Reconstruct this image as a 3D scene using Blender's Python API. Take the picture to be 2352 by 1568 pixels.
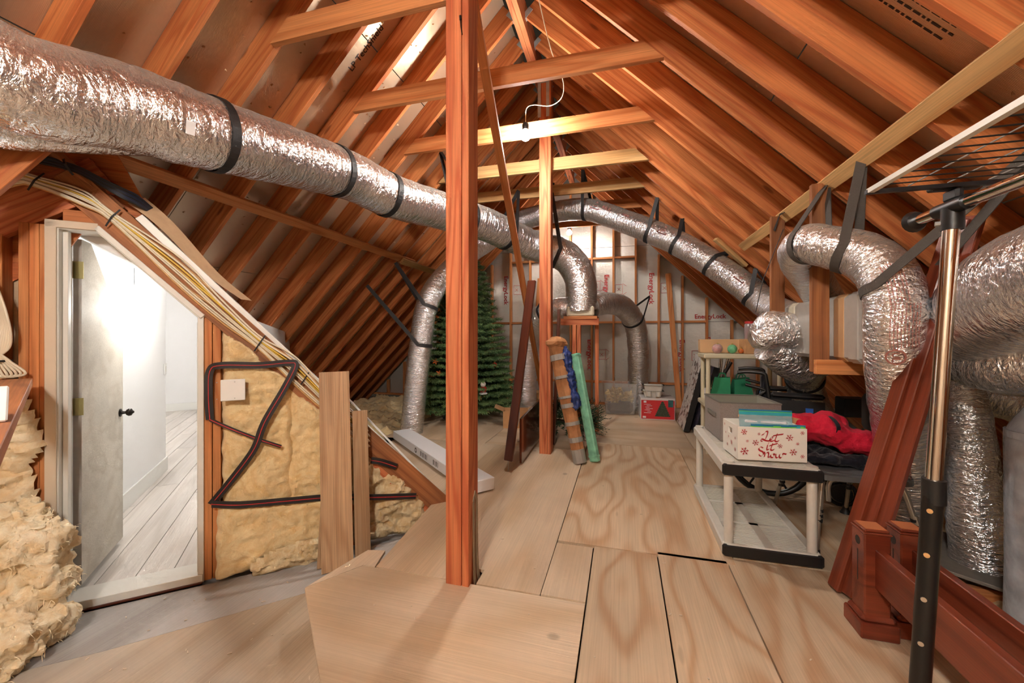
import bpy, bmesh, math, random
from mathutils import Vector, Matrix, noise, Quaternion
for o in list(bpy.data.objects): bpy.data.objects.remove(o)
SC = bpy.context.scene; COL = SC.collection
V = Vector; PI = math.pi; RND = random.Random(7)
# ------------------------------------------------------------------ camera, world, exposure
CAM_H = 1.32
cam = bpy.data.cameras.new('camera'); cam.sensor_width = 36; cam.lens = 14; cam.shift_y = -14/2352; cam.clip_start = .05
camo = bpy.data.objects.new('camera', cam); COL.objects.link(camo)
camo.location = (0, 0, CAM_H); camo.rotation_euler = (PI/2, 0, math.atan(254/914.67)); SC.camera = camo
w = bpy.data.worlds.new('world'); SC.world = w; w.use_nodes = True
w.node_tree.nodes['Background'].inputs[0].default_value = (.02, .015, .01, 1); w.node_tree.nodes['Background'].inputs[1].default_value = .4
vs = SC.view_settings; vs.view_transform = 'Standard'; vs.look = 'None'; vs.gamma = 1; vs.use_curve_mapping = False; vs.exposure = 1.55
SC.cycles.max_bounces = 6; SC.cycles.diffuse_bounces = 4; SC.cycles.glossy_bounces = 3; SC.cycles.transparent_max_bounces = 8; SC.cycles.adaptive_threshold = .12; SC.cycles.adaptive_min_samples = 16; SC.cycles.caustics_reflective = False; SC.cycles.caustics_refractive = False
BULB_W = 120          # watts of each bare bulb
HALL_W = 12
# ------------------------------------------------------------------ materials
MATS = {}
def nmat(name):
    m = bpy.data.materials.new(name); m.use_nodes = True; MATS[name] = m
    nt = m.node_tree; b = nt.nodes['Principled BSDF']; return m, nt, b
def N(nt, t, **kw):
    n = nt.nodes.new(t)
    for k, v in kw.items(): setattr(n, k, v)
    return n
def setin(n, **kw):
    for k, v in kw.items(): n.inputs[k.replace('_', ' ')].default_value = v
def srgb(r, g, b):
    f = lambda c: (c/255/12.92) if c/255 <= .04045 else ((c/255+.055)/1.055)**2.4
    return (f(r), f(g), f(b), 1)
def ramp(nt, stops):
    r = N(nt, 'ShaderNodeValToRGB'); e = r.color_ramp.elements
    while len(e) < len(stops): e.new(.5)
    for el, (p, c) in zip(e, stops): el.position = p; el.color = c
    return r
def plain(name, rgb, rough=.5, metal=0., spec=.5, noise_amt=0, nscale=20, bump=0, bscale=60, emit=0, alpha=1, trans=0, coat=0, sheen=0):
    m, nt, b = nmat(name); c = srgb(*rgb) if max(rgb) > 1 else (*rgb, 1)
    b.inputs['Base Color'].default_value = c; b.inputs['Roughness'].default_value = rough; b.inputs['Metallic'].default_value = metal
    b.inputs['Specular IOR Level'].default_value = spec; b.inputs['Alpha'].default_value = alpha
    b.inputs['Transmission Weight'].default_value = trans; b.inputs['Coat Weight'].default_value = coat; b.inputs['Sheen Weight'].default_value = sheen
    if emit: b.inputs['Emission Color'].default_value = c; b.inputs['Emission Strength'].default_value = emit
    tc = N(nt, 'ShaderNodeTexCoord')
    if noise_amt:
        n = N(nt, 'ShaderNodeTexNoise'); setin(n, Scale=nscale, Detail=4.); nt.links.new(tc.outputs['Object'], n.inputs['Vector'])
        d = tuple(x*(1-noise_amt) for x in c[:3])+(1,); u = tuple(min(1, x*(1+noise_amt*.5)) for x in c[:3])+(1,)
        r = ramp(nt, [(.3, d), (.7, u)]); nt.links.new(n.outputs['Fac'], r.inputs[0]); nt.links.new(r.outputs[0], b.inputs['Base Color'])
    if bump:
        n = N(nt, 'ShaderNodeTexNoise'); setin(n, Scale=bscale, Detail=5.); nt.links.new(tc.outputs['Object'], n.inputs['Vector'])
        bp = N(nt, 'ShaderNodeBump'); setin(bp, Strength=bump, Distance=.01); nt.links.new(n.outputs['Fac'], bp.inputs['Height']); nt.links.new(bp.outputs[0], b.inputs['Normal'])
    return m
def wood(name, light, dark, ring=7., rough=.62, stretch=(.5, 6, 6), knots=.5, vary=.18, fine=.25, spec=.3, blot=None, ks=(1.3, 5.5, 5.5)):
    """long grain along the object's local X"""
    m, nt, b = nmat(name); L = nt.links.new
    b.inputs['Roughness'].default_value = rough; b.inputs['Specular IOR Level'].default_value = spec
    tc = N(nt, 'ShaderNodeTexCoord'); oi = N(nt, 'ShaderNodeObjectInfo')
    mu = N(nt, 'ShaderNodeMath', operation='MULTIPLY'); mu.inputs[1].default_value = 57.3; L(oi.outputs['Random'], mu.inputs[0])
    cb = N(nt, 'ShaderNodeCombineXYZ'); [L(mu.outputs[0], cb.inputs[i]) for i in range(3)]
    ad = N(nt, 'ShaderNodeVectorMath', operation='ADD'); L(tc.outputs['Object'], ad.inputs[0]); L(cb.outputs[0], ad.inputs[1])
    def nz(sc, detail, dist=0):
        mp = N(nt, 'ShaderNodeMapping'); mp.inputs['Scale'].default_value = sc; L(ad.outputs[0], mp.inputs[0])
        n = N(nt, 'ShaderNodeTexNoise'); setin(n, Scale=1., Detail=detail, Distortion=dist); L(mp.outputs[0], n.inputs['Vector']); return n
    n1 = nz(stretch, 1.5)
    a = N(nt, 'ShaderNodeMath', operation='MULTIPLY'); a.inputs[1].default_value = ring*6.2832; L(n1.outputs['Fac'], a.inputs[0])
    s = N(nt, 'ShaderNodeMath', operation='SINE'); L(a.outputs[0], s.inputs[0])
    s2 = N(nt, 'ShaderNodeMapRange'); setin(s2, **{'From Min': -1., 'From Max': 1.}) if False else None
    s2.inputs['From Min'].default_value = -1; L(s.outputs[0], s2.inputs['Value'])
    pw = N(nt, 'ShaderNodeMath', operation='POWER'); pw.inputs[1].default_value = 2.2; L(s2.outputs[0], pw.inputs[0])
    nf = nz((2.5, 140, 140), 2); nb = nz((stretch[0]*.9, stretch[1]*.45, stretch[2]*.45), 3)
    lt, dk = srgb(*light), srgb(*dark)
    mx = N(nt, 'ShaderNodeMix', data_type='RGBA'); mx.inputs[6].default_value = lt; mx.inputs[7].default_value = dk
    rg = N(nt, 'ShaderNodeMath', operation='MULTIPLY'); rg.inputs[1].default_value = .7; L(pw.outputs[0], rg.inputs[0]); L(rg.outputs[0], mx.inputs[0])
    cur = mx.outputs[2]
    def mult(cur, src, lo, hi, fmin=.3, fmax=.7):
        r = N(nt, 'ShaderNodeMapRange'); r.inputs['From Min'].default_value = fmin; r.inputs['From Max'].default_value = fmax
        r.inputs['To Min'].default_value = lo; r.inputs['To Max'].default_value = hi; L(src, r.inputs['Value'])
        x = N(nt, 'ShaderNodeMix', data_type='RGBA', blend_type='MULTIPLY'); x.inputs[0].default_value = 1
        cc = N(nt, 'ShaderNodeCombineColor'); [L(r.outputs[0], cc.inputs[i]) for i in range(3)]
        L(cur, x.inputs[6]); L(cc.outputs[0], x.inputs[7]); return x.outputs[2]
    cur = mult(cur, nf.outputs['Fac'], 1-fine, 1.04)
    cur = mult(cur, nb.outputs['Fac'], .78, 1.08)
    cur = mult(cur, oi.outputs['Random'], 1-vary, 1+vary*.4, 0, 1)
    if knots:
        mp = N(nt, 'ShaderNodeMapping'); mp.inputs['Scale'].default_value = ks; L(ad.outputs[0], mp.inputs[0])
        vo = N(nt, 'ShaderNodeTexVoronoi'); setin(vo, Scale=1.); L(mp.outputs[0], vo.inputs['Vector'])
        r = ramp(nt, [(0, (1, 1, 1, 1)), (.055, (.75, .75, .75, 1)), (.085, (0, 0, 0, 1))]); L(vo.outputs['Distance'], r.inputs[0])
        k = N(nt, 'ShaderNodeMath', operation='MULTIPLY'); k.inputs[1].default_value = knots; L(r.outputs[0], k.inputs[0])
        x = N(nt, 'ShaderNodeMix', data_type='RGBA'); L(k.outputs[0], x.inputs[0]); L(cur, x.inputs[6])
        x.inputs[7].default_value = tuple(q*.28 for q in dk[:3])+(1,); cur = x.outputs[2]
    if blot:
        nn = nz((1.1, 1.1, 1.1), 5); r = ramp(nt, [(.48, (0, 0, 0, 1)), (.68, (1, 1, 1, 1))]); L(nn.outputs['Fac'], r.inputs[0])
        k = N(nt, 'ShaderNodeMath', operation='MULTIPLY'); k.inputs[1].default_value = blot[1]; L(r.outputs[0], k.inputs[0])
        x = N(nt, 'ShaderNodeMix', data_type='RGBA'); L(k.outputs[0], x.inputs[0]); L(cur, x.inputs[6]); x.inputs[7].default_value = srgb(*blot[0]); cur = x.outputs[2]
    L(cur, b.inputs['Base Color'])
    bp = N(nt, 'ShaderNodeBump'); setin(bp, Strength=.15, Distance=.004); L(nf.outputs['Fac'], bp.inputs['Height']); L(bp.outputs[0], b.inputs['Normal'])
    return m
def foil(name, col=(.87, .90, .94), rough=.2, su=48., sv=14., strength=.7, dust=.4, metal=.95):
    m, nt, b = nmat(name); L = nt.links.new
    uv = N(nt, 'ShaderNodeUVMap'); uv.uv_map = 'UVMap'
    mp = N(nt, 'ShaderNodeMapping'); mp.inputs['Scale'].default_value = (su, sv, 1); L(uv.outputs[0], mp.inputs[0])
    n = N(nt, 'ShaderNodeTexNoise'); setin(n, Scale=1., Detail=4., Roughness=.6, Distortion=.6); L(mp.outputs[0], n.inputs['Vector'])
    mp2 = N(nt, 'ShaderNodeMapping'); mp2.inputs['Scale'].default_value = (38, 38, 38); L(uv.outputs[0], mp2.inputs[0])
    v = N(nt, 'ShaderNodeTexVoronoi', feature='DISTANCE_TO_EDGE'); setin(v, Scale=1.); L(mp2.outputs[0], v.inputs['Vector'])
    ad = N(nt, 'ShaderNodeMath', operation='MULTIPLY_ADD'); ad.inputs[1].default_value = .25; L(v.outputs['Distance'], ad.inputs[0]); L(n.outputs['Fac'], ad.inputs[2])
    bp = N(nt, 'ShaderNodeBump'); setin(bp, Strength=strength, Distance=.03); L(ad.outputs[0], bp.inputs['Height']); L(bp.outputs[0], b.inputs['Normal'])
    b.inputs['Base Color'].default_value = (*col, 1); b.inputs['Metallic'].default_value = metal; b.inputs['Roughness'].default_value = rough
    # dust that has settled on upward-facing skin
    ge = N(nt, 'ShaderNodeNewGeometry'); sp = N(nt, 'ShaderNodeSeparateXYZ'); L(ge.outputs['True Normal'], sp.inputs[0])
    r = N(nt, 'ShaderNodeMapRange'); r.inputs['From Min'].default_value = .25; r.inputs['From Max'].default_value = .95; r.inputs['To Max'].default_value = dust; L(sp.outputs[2], r.inputs['Value'])
    di = N(nt, 'ShaderNodeBsdfDiffuse'); di.inputs[0].default_value = (.62, .58, .52, 1)
    ms = N(nt, 'ShaderNodeMixShader'); L(r.outputs[0], ms.inputs[0]); L(b.outputs[0], ms.inputs[1]); L(di.outputs[0], ms.inputs[2])
    L(ms.outputs[0], nt.nodes['Material Output'].inputs[0]); return m
def fuzzy(name, light, dark, scale=9.):
    m, nt, b = nmat(name); L = nt.links.new; tc = N(nt, 'ShaderNodeTexCoord')
    n = N(nt, 'ShaderNodeTexNoise'); setin(n, Scale=scale, Detail=9., Roughness=.7, Distortion=2.2); L(tc.outputs['Object'], n.inputs['Vector'])
    r = ramp(nt, [(.34, srgb(*dark)), (.66, srgb(*light))]); L(n.outputs['Fac'], r.inputs[0]); L(r.outputs[0], b.inputs['Base Color'])
    n2 = N(nt, 'ShaderNodeTexNoise'); setin(n2, Scale=scale*3.2, Detail=9., Roughness=.72, Distortion=3.); L(tc.outputs['Object'], n2.inputs['Vector'])
    bp = N(nt, 'ShaderNodeBump'); setin(bp, Strength=.6, Distance=.016); L(n2.outputs['Fac'], bp.inputs['Height']); L(bp.outputs[0], b.inputs['Normal'])
    b.inputs['Roughness'].default_value = 1; b.inputs['Specular IOR Level'].default_value = .05
    b.inputs['Sheen Weight'].default_value = .4; b.inputs['Sheen Tint'].default_value = (1, .9, .7, 1); return m

W_RAFT = wood('rafter_wood', (224, 138, 80), (188, 94, 46), ring=8, knots=.8)
W_TIE = wood('tie_wood', (226, 152, 94), (196, 112, 60), ring=6, knots=.6, vary=.1)
W_YEL = wood('yellow_pine', (230, 184, 124), (206, 150, 90), ring=4, knots=.7, vary=.06)
W_POST = wood('post_wood', (218, 132, 86), (180, 82, 48), ring=9, knots=.6, vary=.1)
W_STUD = wood('stud_wood', (226, 152, 94), (194, 110, 58), ring=6, knots=.6)
W_PLY = wood('plywood', (226, 202, 172), (206, 174, 136), ring=3, stretch=(.45, 2.0, 2.0), knots=.6, ks=(2.2, 3.0, 3.0), fine=.12, vary=.07, rough=.55, blot=((160, 140, 120), .35))
W_PLYR = wood('plywood_figured', (220, 194, 162), (192, 148, 108), ring=7, stretch=(.8, 2.6, 2.6), knots=.3, fine=.14, vary=.06, rough=.55)
W_PLYG = wood('plywood_grey', (180, 176, 172), (156, 150, 144), ring=3, stretch=(.45, 2.2, 2.2), knots=.1, fine=.2, vary=.03, blot=((205, 200, 196), .5))
W_PLYM = wood('plywood_dusty', (206, 188, 164), (184, 160, 132), ring=4, stretch=(.45, 2.2, 2.2), knots=.4, fine=.15, vary=.03, blot=((166, 160, 152), .7))
W_OAK = wood('oak_plank', (206, 170, 132), (180, 140, 102), ring=9, stretch=(.4, 7, 7), knots=.25, fine=.3, vary=.05, rough=.45)
W_MAH = wood('mahogany', (140, 66, 42), (98, 36, 22), ring=5, knots=0, fine=.2, vary=.08, rough=.28, spec=.5)
W_MAHD = wood('dark_walnut', (96, 48, 32), (66, 28, 18), ring=5, knots=0, fine=.2, vary=.06, rough=.3, spec=.5)
W_DIRTY = wood('stained_wood', (196, 128, 80), (150, 92, 56), ring=5, knots=.4, blot=((90, 76, 62), .6))
W_HALL = wood('hall_floor', (226, 218, 210), (208, 198, 188), ring=4, knots=.1, fine=.1, vary=.05, rough=.35)
FOIL = foil('duct_foil'); FOILB = foil('duct_foil_large', rough=.18, su=38, sv=15, strength=.6)
FOIL2 = foil('cap_foil', rough=.22, su=26, sv=18, strength=1., dust=.2)
def sheath_mat(name, col, rough, bump, scale, metal=.85):
    m = plain(name, col, rough=rough, metal=metal); nt = m.node_tree; L = nt.links.new; b = nt.nodes['Principled BSDF']
    tc = N(nt, 'ShaderNodeTexCoord'); n = N(nt, 'ShaderNodeTexNoise'); setin(n, Scale=scale, Detail=4., Roughness=.6); L(tc.outputs['Object'], n.inputs['Vector'])
    wv = N(nt, 'ShaderNodeTexWave'); setin(wv, Scale=60., Distortion=1.); L(tc.outputs['Object'], wv.inputs['Vector'])
    ad = N(nt, 'ShaderNodeMath', operation='MULTIPLY_ADD'); ad.inputs[1].default_value = .15; L(wv.outputs['Fac'], ad.inputs[0]); L(n.outputs['Fac'], ad.inputs[2])
    bp = N(nt, 'ShaderNodeBump'); setin(bp, Strength=bump, Distance=.01); L(ad.outputs[0], bp.inputs['Height']); L(bp.outputs[0], b.inputs['Normal']); return m
SHEATH = sheath_mat('radiant_foil_sheathing', (214, 190, 160), .30, .25, 14, metal=.7)
GFOIL = sheath_mat('gable_foil_board', (206, 202, 194), .42, .5, 16, metal=.7)
WHITE = plain('white_paint', (236, 236, 232), .4); TRIMW = plain('offwhite_jamb', (222, 220, 212), .45); TAN = plain('raw_jamb_edge', (206, 190, 168), .6)
HALLW = plain('hall_wall', (240, 240, 240), .6); DOORM = wood('primed_door', (214, 208, 196), (200, 192, 178), ring=3, knots=0, fine=.12, vary=0)
DOOREDGE = plain('door_edge', (168, 162, 154), .6, noise_amt=.12)
BLACK = plain('black_strap', (30, 28, 28), .55, bump=.2, bscale=300); RUBBER = plain('black_plastic', (22, 22, 23), .4); BMET = plain('black_metal', (26, 25, 24), .32, metal=.3)
GSTRAP = plain('grey_webbing', (74, 68, 62), .8, bump=.3, bscale=250)
CHROME = plain('chrome', (.8, .79, .77), .06, metal=1); ALU = plain('brushed_aluminium', (190, 184, 172), .3, metal=.9); STEEL = plain('galvanised', (176, 178, 176), .4, metal=.35, noise_amt=.15)
BRASS = plain('brass', (.42, .36, .16), .3, metal=1); BRONZE = plain('bronze_knob', (40, 34, 30), .3, metal=.6)
CABW = plain('white_cable', (226, 214, 190), .45); CABY = plain('yellow_cable', (226, 190, 80), .45); CABT = plain('tan_cable', (206, 160, 104), .5); CABB = plain('blue_black_cable', (28, 38, 60), .4)
RED = plain('red_print', (190, 44, 44), .6); REDDUCT = plain('red_ink', (176, 116, 106), .6); INK = plain('dark_ink', (44, 38, 34), .6); BLUE = plain('blue_print', (40, 100, 190), .5)
CARD = plain('cardboard', (200, 152, 104), .8, noise_amt=.1, bump=.1); CARDD = plain('cardboard_brown', (178, 124, 80), .8, noise_amt=.15, bump=.2)
TAPE = plain('grey_tape', (160, 156, 150), .35, metal=.2); PAPER = plain('white_card', (236, 236, 238), .5)
FIBER = fuzzy('fiberglass_yellow', (252, 230, 182), (234, 196, 134), 7); FIBERW = fuzzy('fiberglass_pale', (244, 228, 190), (214, 178, 122), 9); FIBERP = fuzzy('fiberglass_pile', (254, 242, 214), (238, 206, 154), 6)
PLW = plain('white_plastic', (214, 210, 200), .45, noise_amt=.05); BEIGE = plain('beige_plastic', (212, 202, 172), .5)
FABRIC = plain('grey_linen', (150, 140, 134), .9, noise_amt=.18, nscale=180, bump=.3, bscale=300); FABIN = plain('grey_lining', (150, 148, 134), .8); FABTRIM = plain('grey_trim', (118, 114, 106), .8)
FLEECE = plain('red_fleece', (200, 36, 58), 1, spec=.1, noise_amt=.12, nscale=60, bump=.3, bscale=200, sheen=.05); NAVY = plain('black_cloth', (26, 26, 34), .95, spec=.15, bump=.3, bscale=120, sheen=.15)
GREYPL = plain('grey_chair_plastic', (92, 92, 92), .5, noise_amt=.12, nscale=14)
PINE = plain('tree_needles', (66, 100, 56), .7, noise_amt=.5, nscale=5); PINEL = plain('tree_needles_light', (112, 142, 86), .7, noise_amt=.4, nscale=6); PINED = plain('garland_needles', (44, 70, 44), .75, noise_amt=.4, nscale=8); BARK = plain('tree_trunk', (60, 46, 34), .9)
GREENWR = plain('green_wrap', (136, 200, 168), .3, noise_amt=.35, nscale=14, bump=.3, bscale=40); GREENBAG = plain('green_bag', (24, 128, 84), .75, noise_amt=.1)
BLUECL = plain('blue_nylon', (32, 56, 120), .5, noise_amt=.35, nscale=30); GOLD = plain('gold_tinsel', (214, 180, 100), .35, metal=.7, noise_amt=.3, nscale=80)
CLEAR = plain('clear_plastic', (240, 242, 240), .25, alpha=.24); ZIPB = plain('zip_bag', (176, 218, 226), .15, alpha=.42); ZIPT = plain('zip_track', (60, 176, 190), .3); ZIPG = plain('zip_green', (120, 220, 90), .3); ZIPD = plain('zip_blue', (40, 130, 170), .3)
JAR = plain('clear_jar', (200, 190, 190), .15, alpha=.5); REDO = plain('red_gloss', (180, 22, 24), .2, coat=.5); ORANGE = plain('orange_ornament', (206, 110, 50), .4); MINT = plain('mint_ornament', (110, 190, 140), .35, noise_amt=.3, nscale=40); PINKO = plain('pink_ornament', (210, 130, 120), .35, noise_amt=.4, nscale=50)
WRAPRL = plain('clear_wrap', (205, 208, 214), .18, alpha=.62, noise_amt=.3, nscale=12, bump=.5, bscale=30)
WRAPIN = plain('grey_batting', (150, 146, 140), .8, noise_amt=.15)
MASTIC = plain('duct_mastic', (216, 206, 182), .85, noise_amt=.08, bump=.4, bscale=40); BOXGREY = plain('box_wrap_grey', (196, 192, 184), .35, metal=.35, noise_amt=.06); BOXTAN = plain('box_wrap_tan', (206, 164, 120), .45, metal=.2)
DUSTB = plain('grey_painted_board', (136, 128, 118), .8, noise_amt=.12)
def emis(name, rgb, strength):
    m, nt, b = nmat(name); e = N(nt, 'ShaderNodeEmission'); e.inputs[0].default_value = (*rgb, 1); e.inputs[1].default_value = strength
    nt.links.new(e.outputs[0], nt.nodes['Material Output'].inputs[0]); return m
BULB_R = .046
BULBM = emis('bulb_glow', (1, .95, .88), 60)
HALLM = emis('hall_lamp_glow', (1, .97, .92), 30); BULBM.cycles.emission_sampling = 'NONE'; HALLM.cycles.emission_sampling = 'NONE'
# ------------------------------------------------------------------ mesh helpers
WM = {}
def link(name, me, mat, parent=None, M=None, smooth=False):
    if mat and not me.materials: me.materials.append(mat)
    if smooth: me.polygons.foreach_set('use_smooth', [True]*len(me.polygons)); me.set_sharp_from_angle(angle=.9)
    o = bpy.data.objects.new(name, me); COL.objects.link(o); M = M or Matrix(); WM[o] = M
    if parent: o.parent = parent; o.matrix_parent_inverse = WM[parent].inverted()
    o.matrix_basis = M; return o
def tag(o, label=None, cat=None, group=None, kind=None):
    if label: o['label'] = label
    if cat: o['category'] = cat
    if group: o['group'] = group
    if kind: o['kind'] = kind
    return o
def thing(name, label, cat, loc=(0, 0, 0), group=None, kind=None):
    o = bpy.data.objects.new(name, None); COL.objects.link(o); o.location = loc; o.empty_display_size = .1
    WM[o] = Matrix.Translation(loc); return tag(o, label, cat, group, kind)
class MB:
    def __init__(s): s.v = []; s.f = []; s.uv = None
    def add(s, vs, fs):
        b = len(s.v); s.v += [tuple(x) for x in vs]; s.f += [tuple(i+b for i in f) for f in fs]; return s
    def box(s, c, d, M=None, ch=0.):
        x, y, z = d[0]/2, d[1]/2, d[2]/2; vs = []; fs = []
        if ch:
            ch = min(ch, x*.9, y*.9, z*.9)
            for sx in (-1, 1):
                for sy in (-1, 1):
                    for sz in (-1, 1):
                        vs += [(sx*x, sy*(y-ch), sz*(z-ch)), (sx*(x-ch), sy*y, sz*(z-ch)), (sx*(x-ch), sy*(y-ch), sz*z)]
            I = lambda a, b_, c_: ((a > 0)*4+(b_ > 0)*2+(c_ > 0))*3
            for a in (-1, 1):
                q = [I(a, -1, -1), I(a, 1, -1), I(a, 1, 1), I(a, -1, 1)]; fs.append(q if a > 0 else q[::-1])
                q = [I(-1, a, -1)+1, I(-1, a, 1)+1, I(1, a, 1)+1, I(1, a, -1)+1]; fs.append(q if a > 0 else q[::-1])
                q = [I(-1, -1, a)+2, I(1, -1, a)+2, I(1, 1, a)+2, I(-1, 1, a)+2]; fs.append(q if a > 0 else q[::-1])
                for b_ in (-1, 1):
                    q = [I(a, b_, -1), I(a, b_, -1)+1, I(a, b_, 1)+1, I(a, b_, 1)]; fs.append(q if a*b_ > 0 else q[::-1])
                    q = [I(a, -1, b_), I(a, 1, b_), I(a, 1, b_)+2, I(a, -1, b_)+2]; fs.append(q if a*b_ > 0 else q[::-1])
                    q = [I(-1, a, b_)+1, I(-1, a, b_)+2, I(1, a, b_)+2, I(1, a, b_)+1]; fs.append(q if a*b_ > 0 else q[::-1])
                    for c_ in (-1, 1):
                        i = I(a, b_, c_); fs.append((i, i+1, i+2) if a*b_*c_ > 0 else (i, i+2, i+1))
        else:
            vs = [(sx*x, sy*y, sz*z) for sx in (-1, 1) for sy in (-1, 1) for sz in (-1, 1)]
            fs = [(0, 1, 3, 2), (4, 6, 7, 5), (0, 4, 5, 1), (2, 3, 7, 6), (0, 2, 6, 4), (1, 5, 7, 3)]
        T = Matrix.Translation(c) @ (M or Matrix())
        return s.add([T @ V(p) for p in vs], fs)
    def cyl(s, p0, p1, r0, r1=None, n=16, caps=True):
        p0, p1 = V(p0), V(p1); r1 = r0 if r1 is None else r1; d = (p1-p0).normalized(); a = d.orthogonal().normalized(); b = d.cross(a)
        vs = []
        for p, r in ((p0, r0), (p1, r1)): vs += [p+r*(math.cos(t)*a+math.sin(t)*b) for t in (2*PI*i/n for i in range(n))]
        fs = [(i, (i+1) % n, n+(i+1) % n, n+i) for i in range(n)]
        if caps: fs += [tuple(range(n))[::-1], tuple(range(n, 2*n))]
        return s.add(vs, fs)
    def pipe(s, pts, r, n=10, closed=False, caps=True):
        pts = [V(p) for p in pts]; vs = []; m = len(pts); a = None
        for i, p in enumerate(pts):
            q0 = pts[i-1] if (i or closed) else p; q1 = pts[(i+1) % m] if (i < m-1 or closed) else p
            t = (q1-q0).normalized(); a = t.orthogonal().normalized() if a is None else (a-a.dot(t)*t).normalized(); b = t.cross(a)
            rr = r[i] if isinstance(r, (list, tuple)) else r
            vs += [p+rr*(math.cos(2*PI*j/n)*a+math.sin(2*PI*j/n)*b) for j in range(n)]
        fs = []
        for i in range(m if closed else m-1):
            k = ((i+1) % m)*n
            fs += [(i*n+j, i*n+(j+1) % n, k+(j+1) % n, k+j) for j in range(n)]
        if caps and not closed: fs += [tuple(range(n))[::-1], tuple(range((m-1)*n, m*n))]
        return s.add(vs, fs)
    def lathe(s, prof, M=None, n=20):
        T = M or Matrix(); vs = []; m = len(prof)
        for r, z in prof: vs += [T @ V((r*math.cos(2*PI*j/n), r*math.sin(2*PI*j/n), z)) for j in range(n)]
        fs = [(i*n+j, i*n+(j+1) % n, (i+1)*n+(j+1) % n, (i+1)*n+j) for i in range(m-1) for j in range(n)]
        fs += [tuple(range(n))[::-1], tuple(range((m-1)*n, m*n))]
        return s.add(vs, fs)
    def prism(s, poly, z0, z1, M=None):
        T = M or Matrix(); n = len(poly)
        ar = sum(poly[i][0]*poly[(i+1) % n][1]-poly[(i+1) % n][0]*poly[i][1] for i in range(n))
        if ar < 0: poly = poly[::-1]
        vs = [T @ V((x, y, z0)) for x, y in poly]+[T @ V((x, y, z1)) for x, y in poly]
        return s.add(vs, [tuple(range(n))[::-1], tuple(range(n, 2*n))]+[(i, (i+1) % n, n+(i+1) % n, n+i) for i in range(n)])
    def ball(s, c, r, n=14, sc=(1, 1, 1)):
        c = V(c); prof = [(max(1e-4, r*math.sin(PI*i/(n//2))), -r*math.cos(PI*i/(n//2))) for i in range(n//2+1)]
        return s.lathe(prof, Matrix.Translation(c) @ Matrix.Diagonal((*sc, 1)), n)
    def band(s, pts, wdir, w, th=.003):
        """flat strap through pts, width along wdir (vector or list)"""
        pts = [V(p) for p in pts]; vs = []; m = len(pts)
        for i, p in enumerate(pts):
            t = (pts[min(i+1, m-1)]-pts[max(i-1, 0)]).normalized(); wd = V(wdir[i] if isinstance(wdir, list) else wdir)
            wd = (wd-wd.dot(t)*t).normalized(); nn = t.cross(wd)
            vs += [p+wd*w/2+nn*th/2, p-wd*w/2+nn*th/2, p-wd*w/2-nn*th/2, p+wd*w/2-nn*th/2]
        fs = [(i*4+j, i*4+(j+1) % 4, i*4+4+(j+1) % 4, i*4+4+j) for i in range(m-1) for j in range(4)]+[(3, 2, 1, 0), tuple(range(m*4-4, m*4))]
        return s.add(vs, fs)
    def mesh(s, name='m'):
        me = bpy.data.meshes.new(name); me.from_pydata(s.v, [], s.f); me.validate(); me.update()
        if s.uv:
            l = me.uv_layers.new(name='UVMap'); idx = [0]*len(me.loops); me.loops.foreach_get('vertex_index', idx)
            l.data.foreach_set('uv', [c for i in idx for c in s.uv[i]])
        return me
    def obj(s, name, mat, parent=None, smooth=False, M=None):
        return link(name, s.mesh(name), mat, parent, M, smooth)
def one(name, mb, mat, label, cat, group=None, smooth=False, kind=None, M=None):
    return tag(mb.obj(name, mat, None, smooth, M), label, cat, group, kind)
BC = {}
def frame(p0, p1, side):
    p0, p1 = V(p0), V(p1); x = (p1-p0).normalized(); y = V(side); y = (y-y.dot(x)*x).normalized(); z = x.cross(y)
    M = Matrix((x, y, z)).transposed().to_4x4(); M.translation = (p0+p1)/2; return M
def board(name, p0, p1, w, t, side, mat, parent=None, ch=.002, clip=None):
    """timber from p0 to p1; w is measured along side, t across it"""
    L = (V(p1)-V(p0)).length; key = (round(L, 3), w, t, ch); M = frame(p0, p1, side)
    if clip:
        me = MB().box((0, 0, 0), (L, w, t), ch=ch).mesh(name); me = clip(me, M)
        return link(name, me, mat, parent, M) if me else None
    if (key, mat.name) not in BC: BC[(key, mat.name)] = MB().box((0, 0, 0), (L, w, t), ch=ch).mesh(name)
    return link(name, BC[(key, mat.name)], mat, parent, M)
def crom(pts, n=12):
    P = [V(p) for p in pts]; P = [P[0]*2-P[1]]+P+[P[-1]*2-P[-2]]; out = []
    for i in range(1, len(P)-2):
        for k in range(n):
            t = k/n; a, b, c, d = P[i-1], P[i], P[i+1], P[i+2]
            out.append(.5*((2*b)+(c-a)*t+(2*a-5*b+4*c-d)*t*t+(3*b-a-3*c+d)*t**3))
    return out+[P[-2]]
def text_mesh(s, size, align='CENTER'):
    cu = bpy.data.curves.new('lettering', 'FONT'); cu.body = s; cu.size = size; cu.align_x = align; cu.align_y = 'CENTER'; cu.resolution_u = 2; cu.offset = size*.018
    o = bpy.data.objects.new('lettering', cu); COL.objects.link(o); bpy.context.view_layer.update()
    me = bpy.data.meshes.new_from_object(o.evaluated_get(bpy.context.evaluated_depsgraph_get()))
    bpy.data.objects.remove(o); me.materials.clear(); return me
def text_at(name, s, size, p, xdir, ydir, mat, parent, align='CENTER'):
    x = V(xdir).normalized(); y = V(ydir); y = (y-y.dot(x)*x).normalized(); M = Matrix((x, y, x.cross(y))).transposed().to_4x4(); M.translation = p
    return link(name, text_mesh(s, size, align), mat, parent, M)
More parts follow.
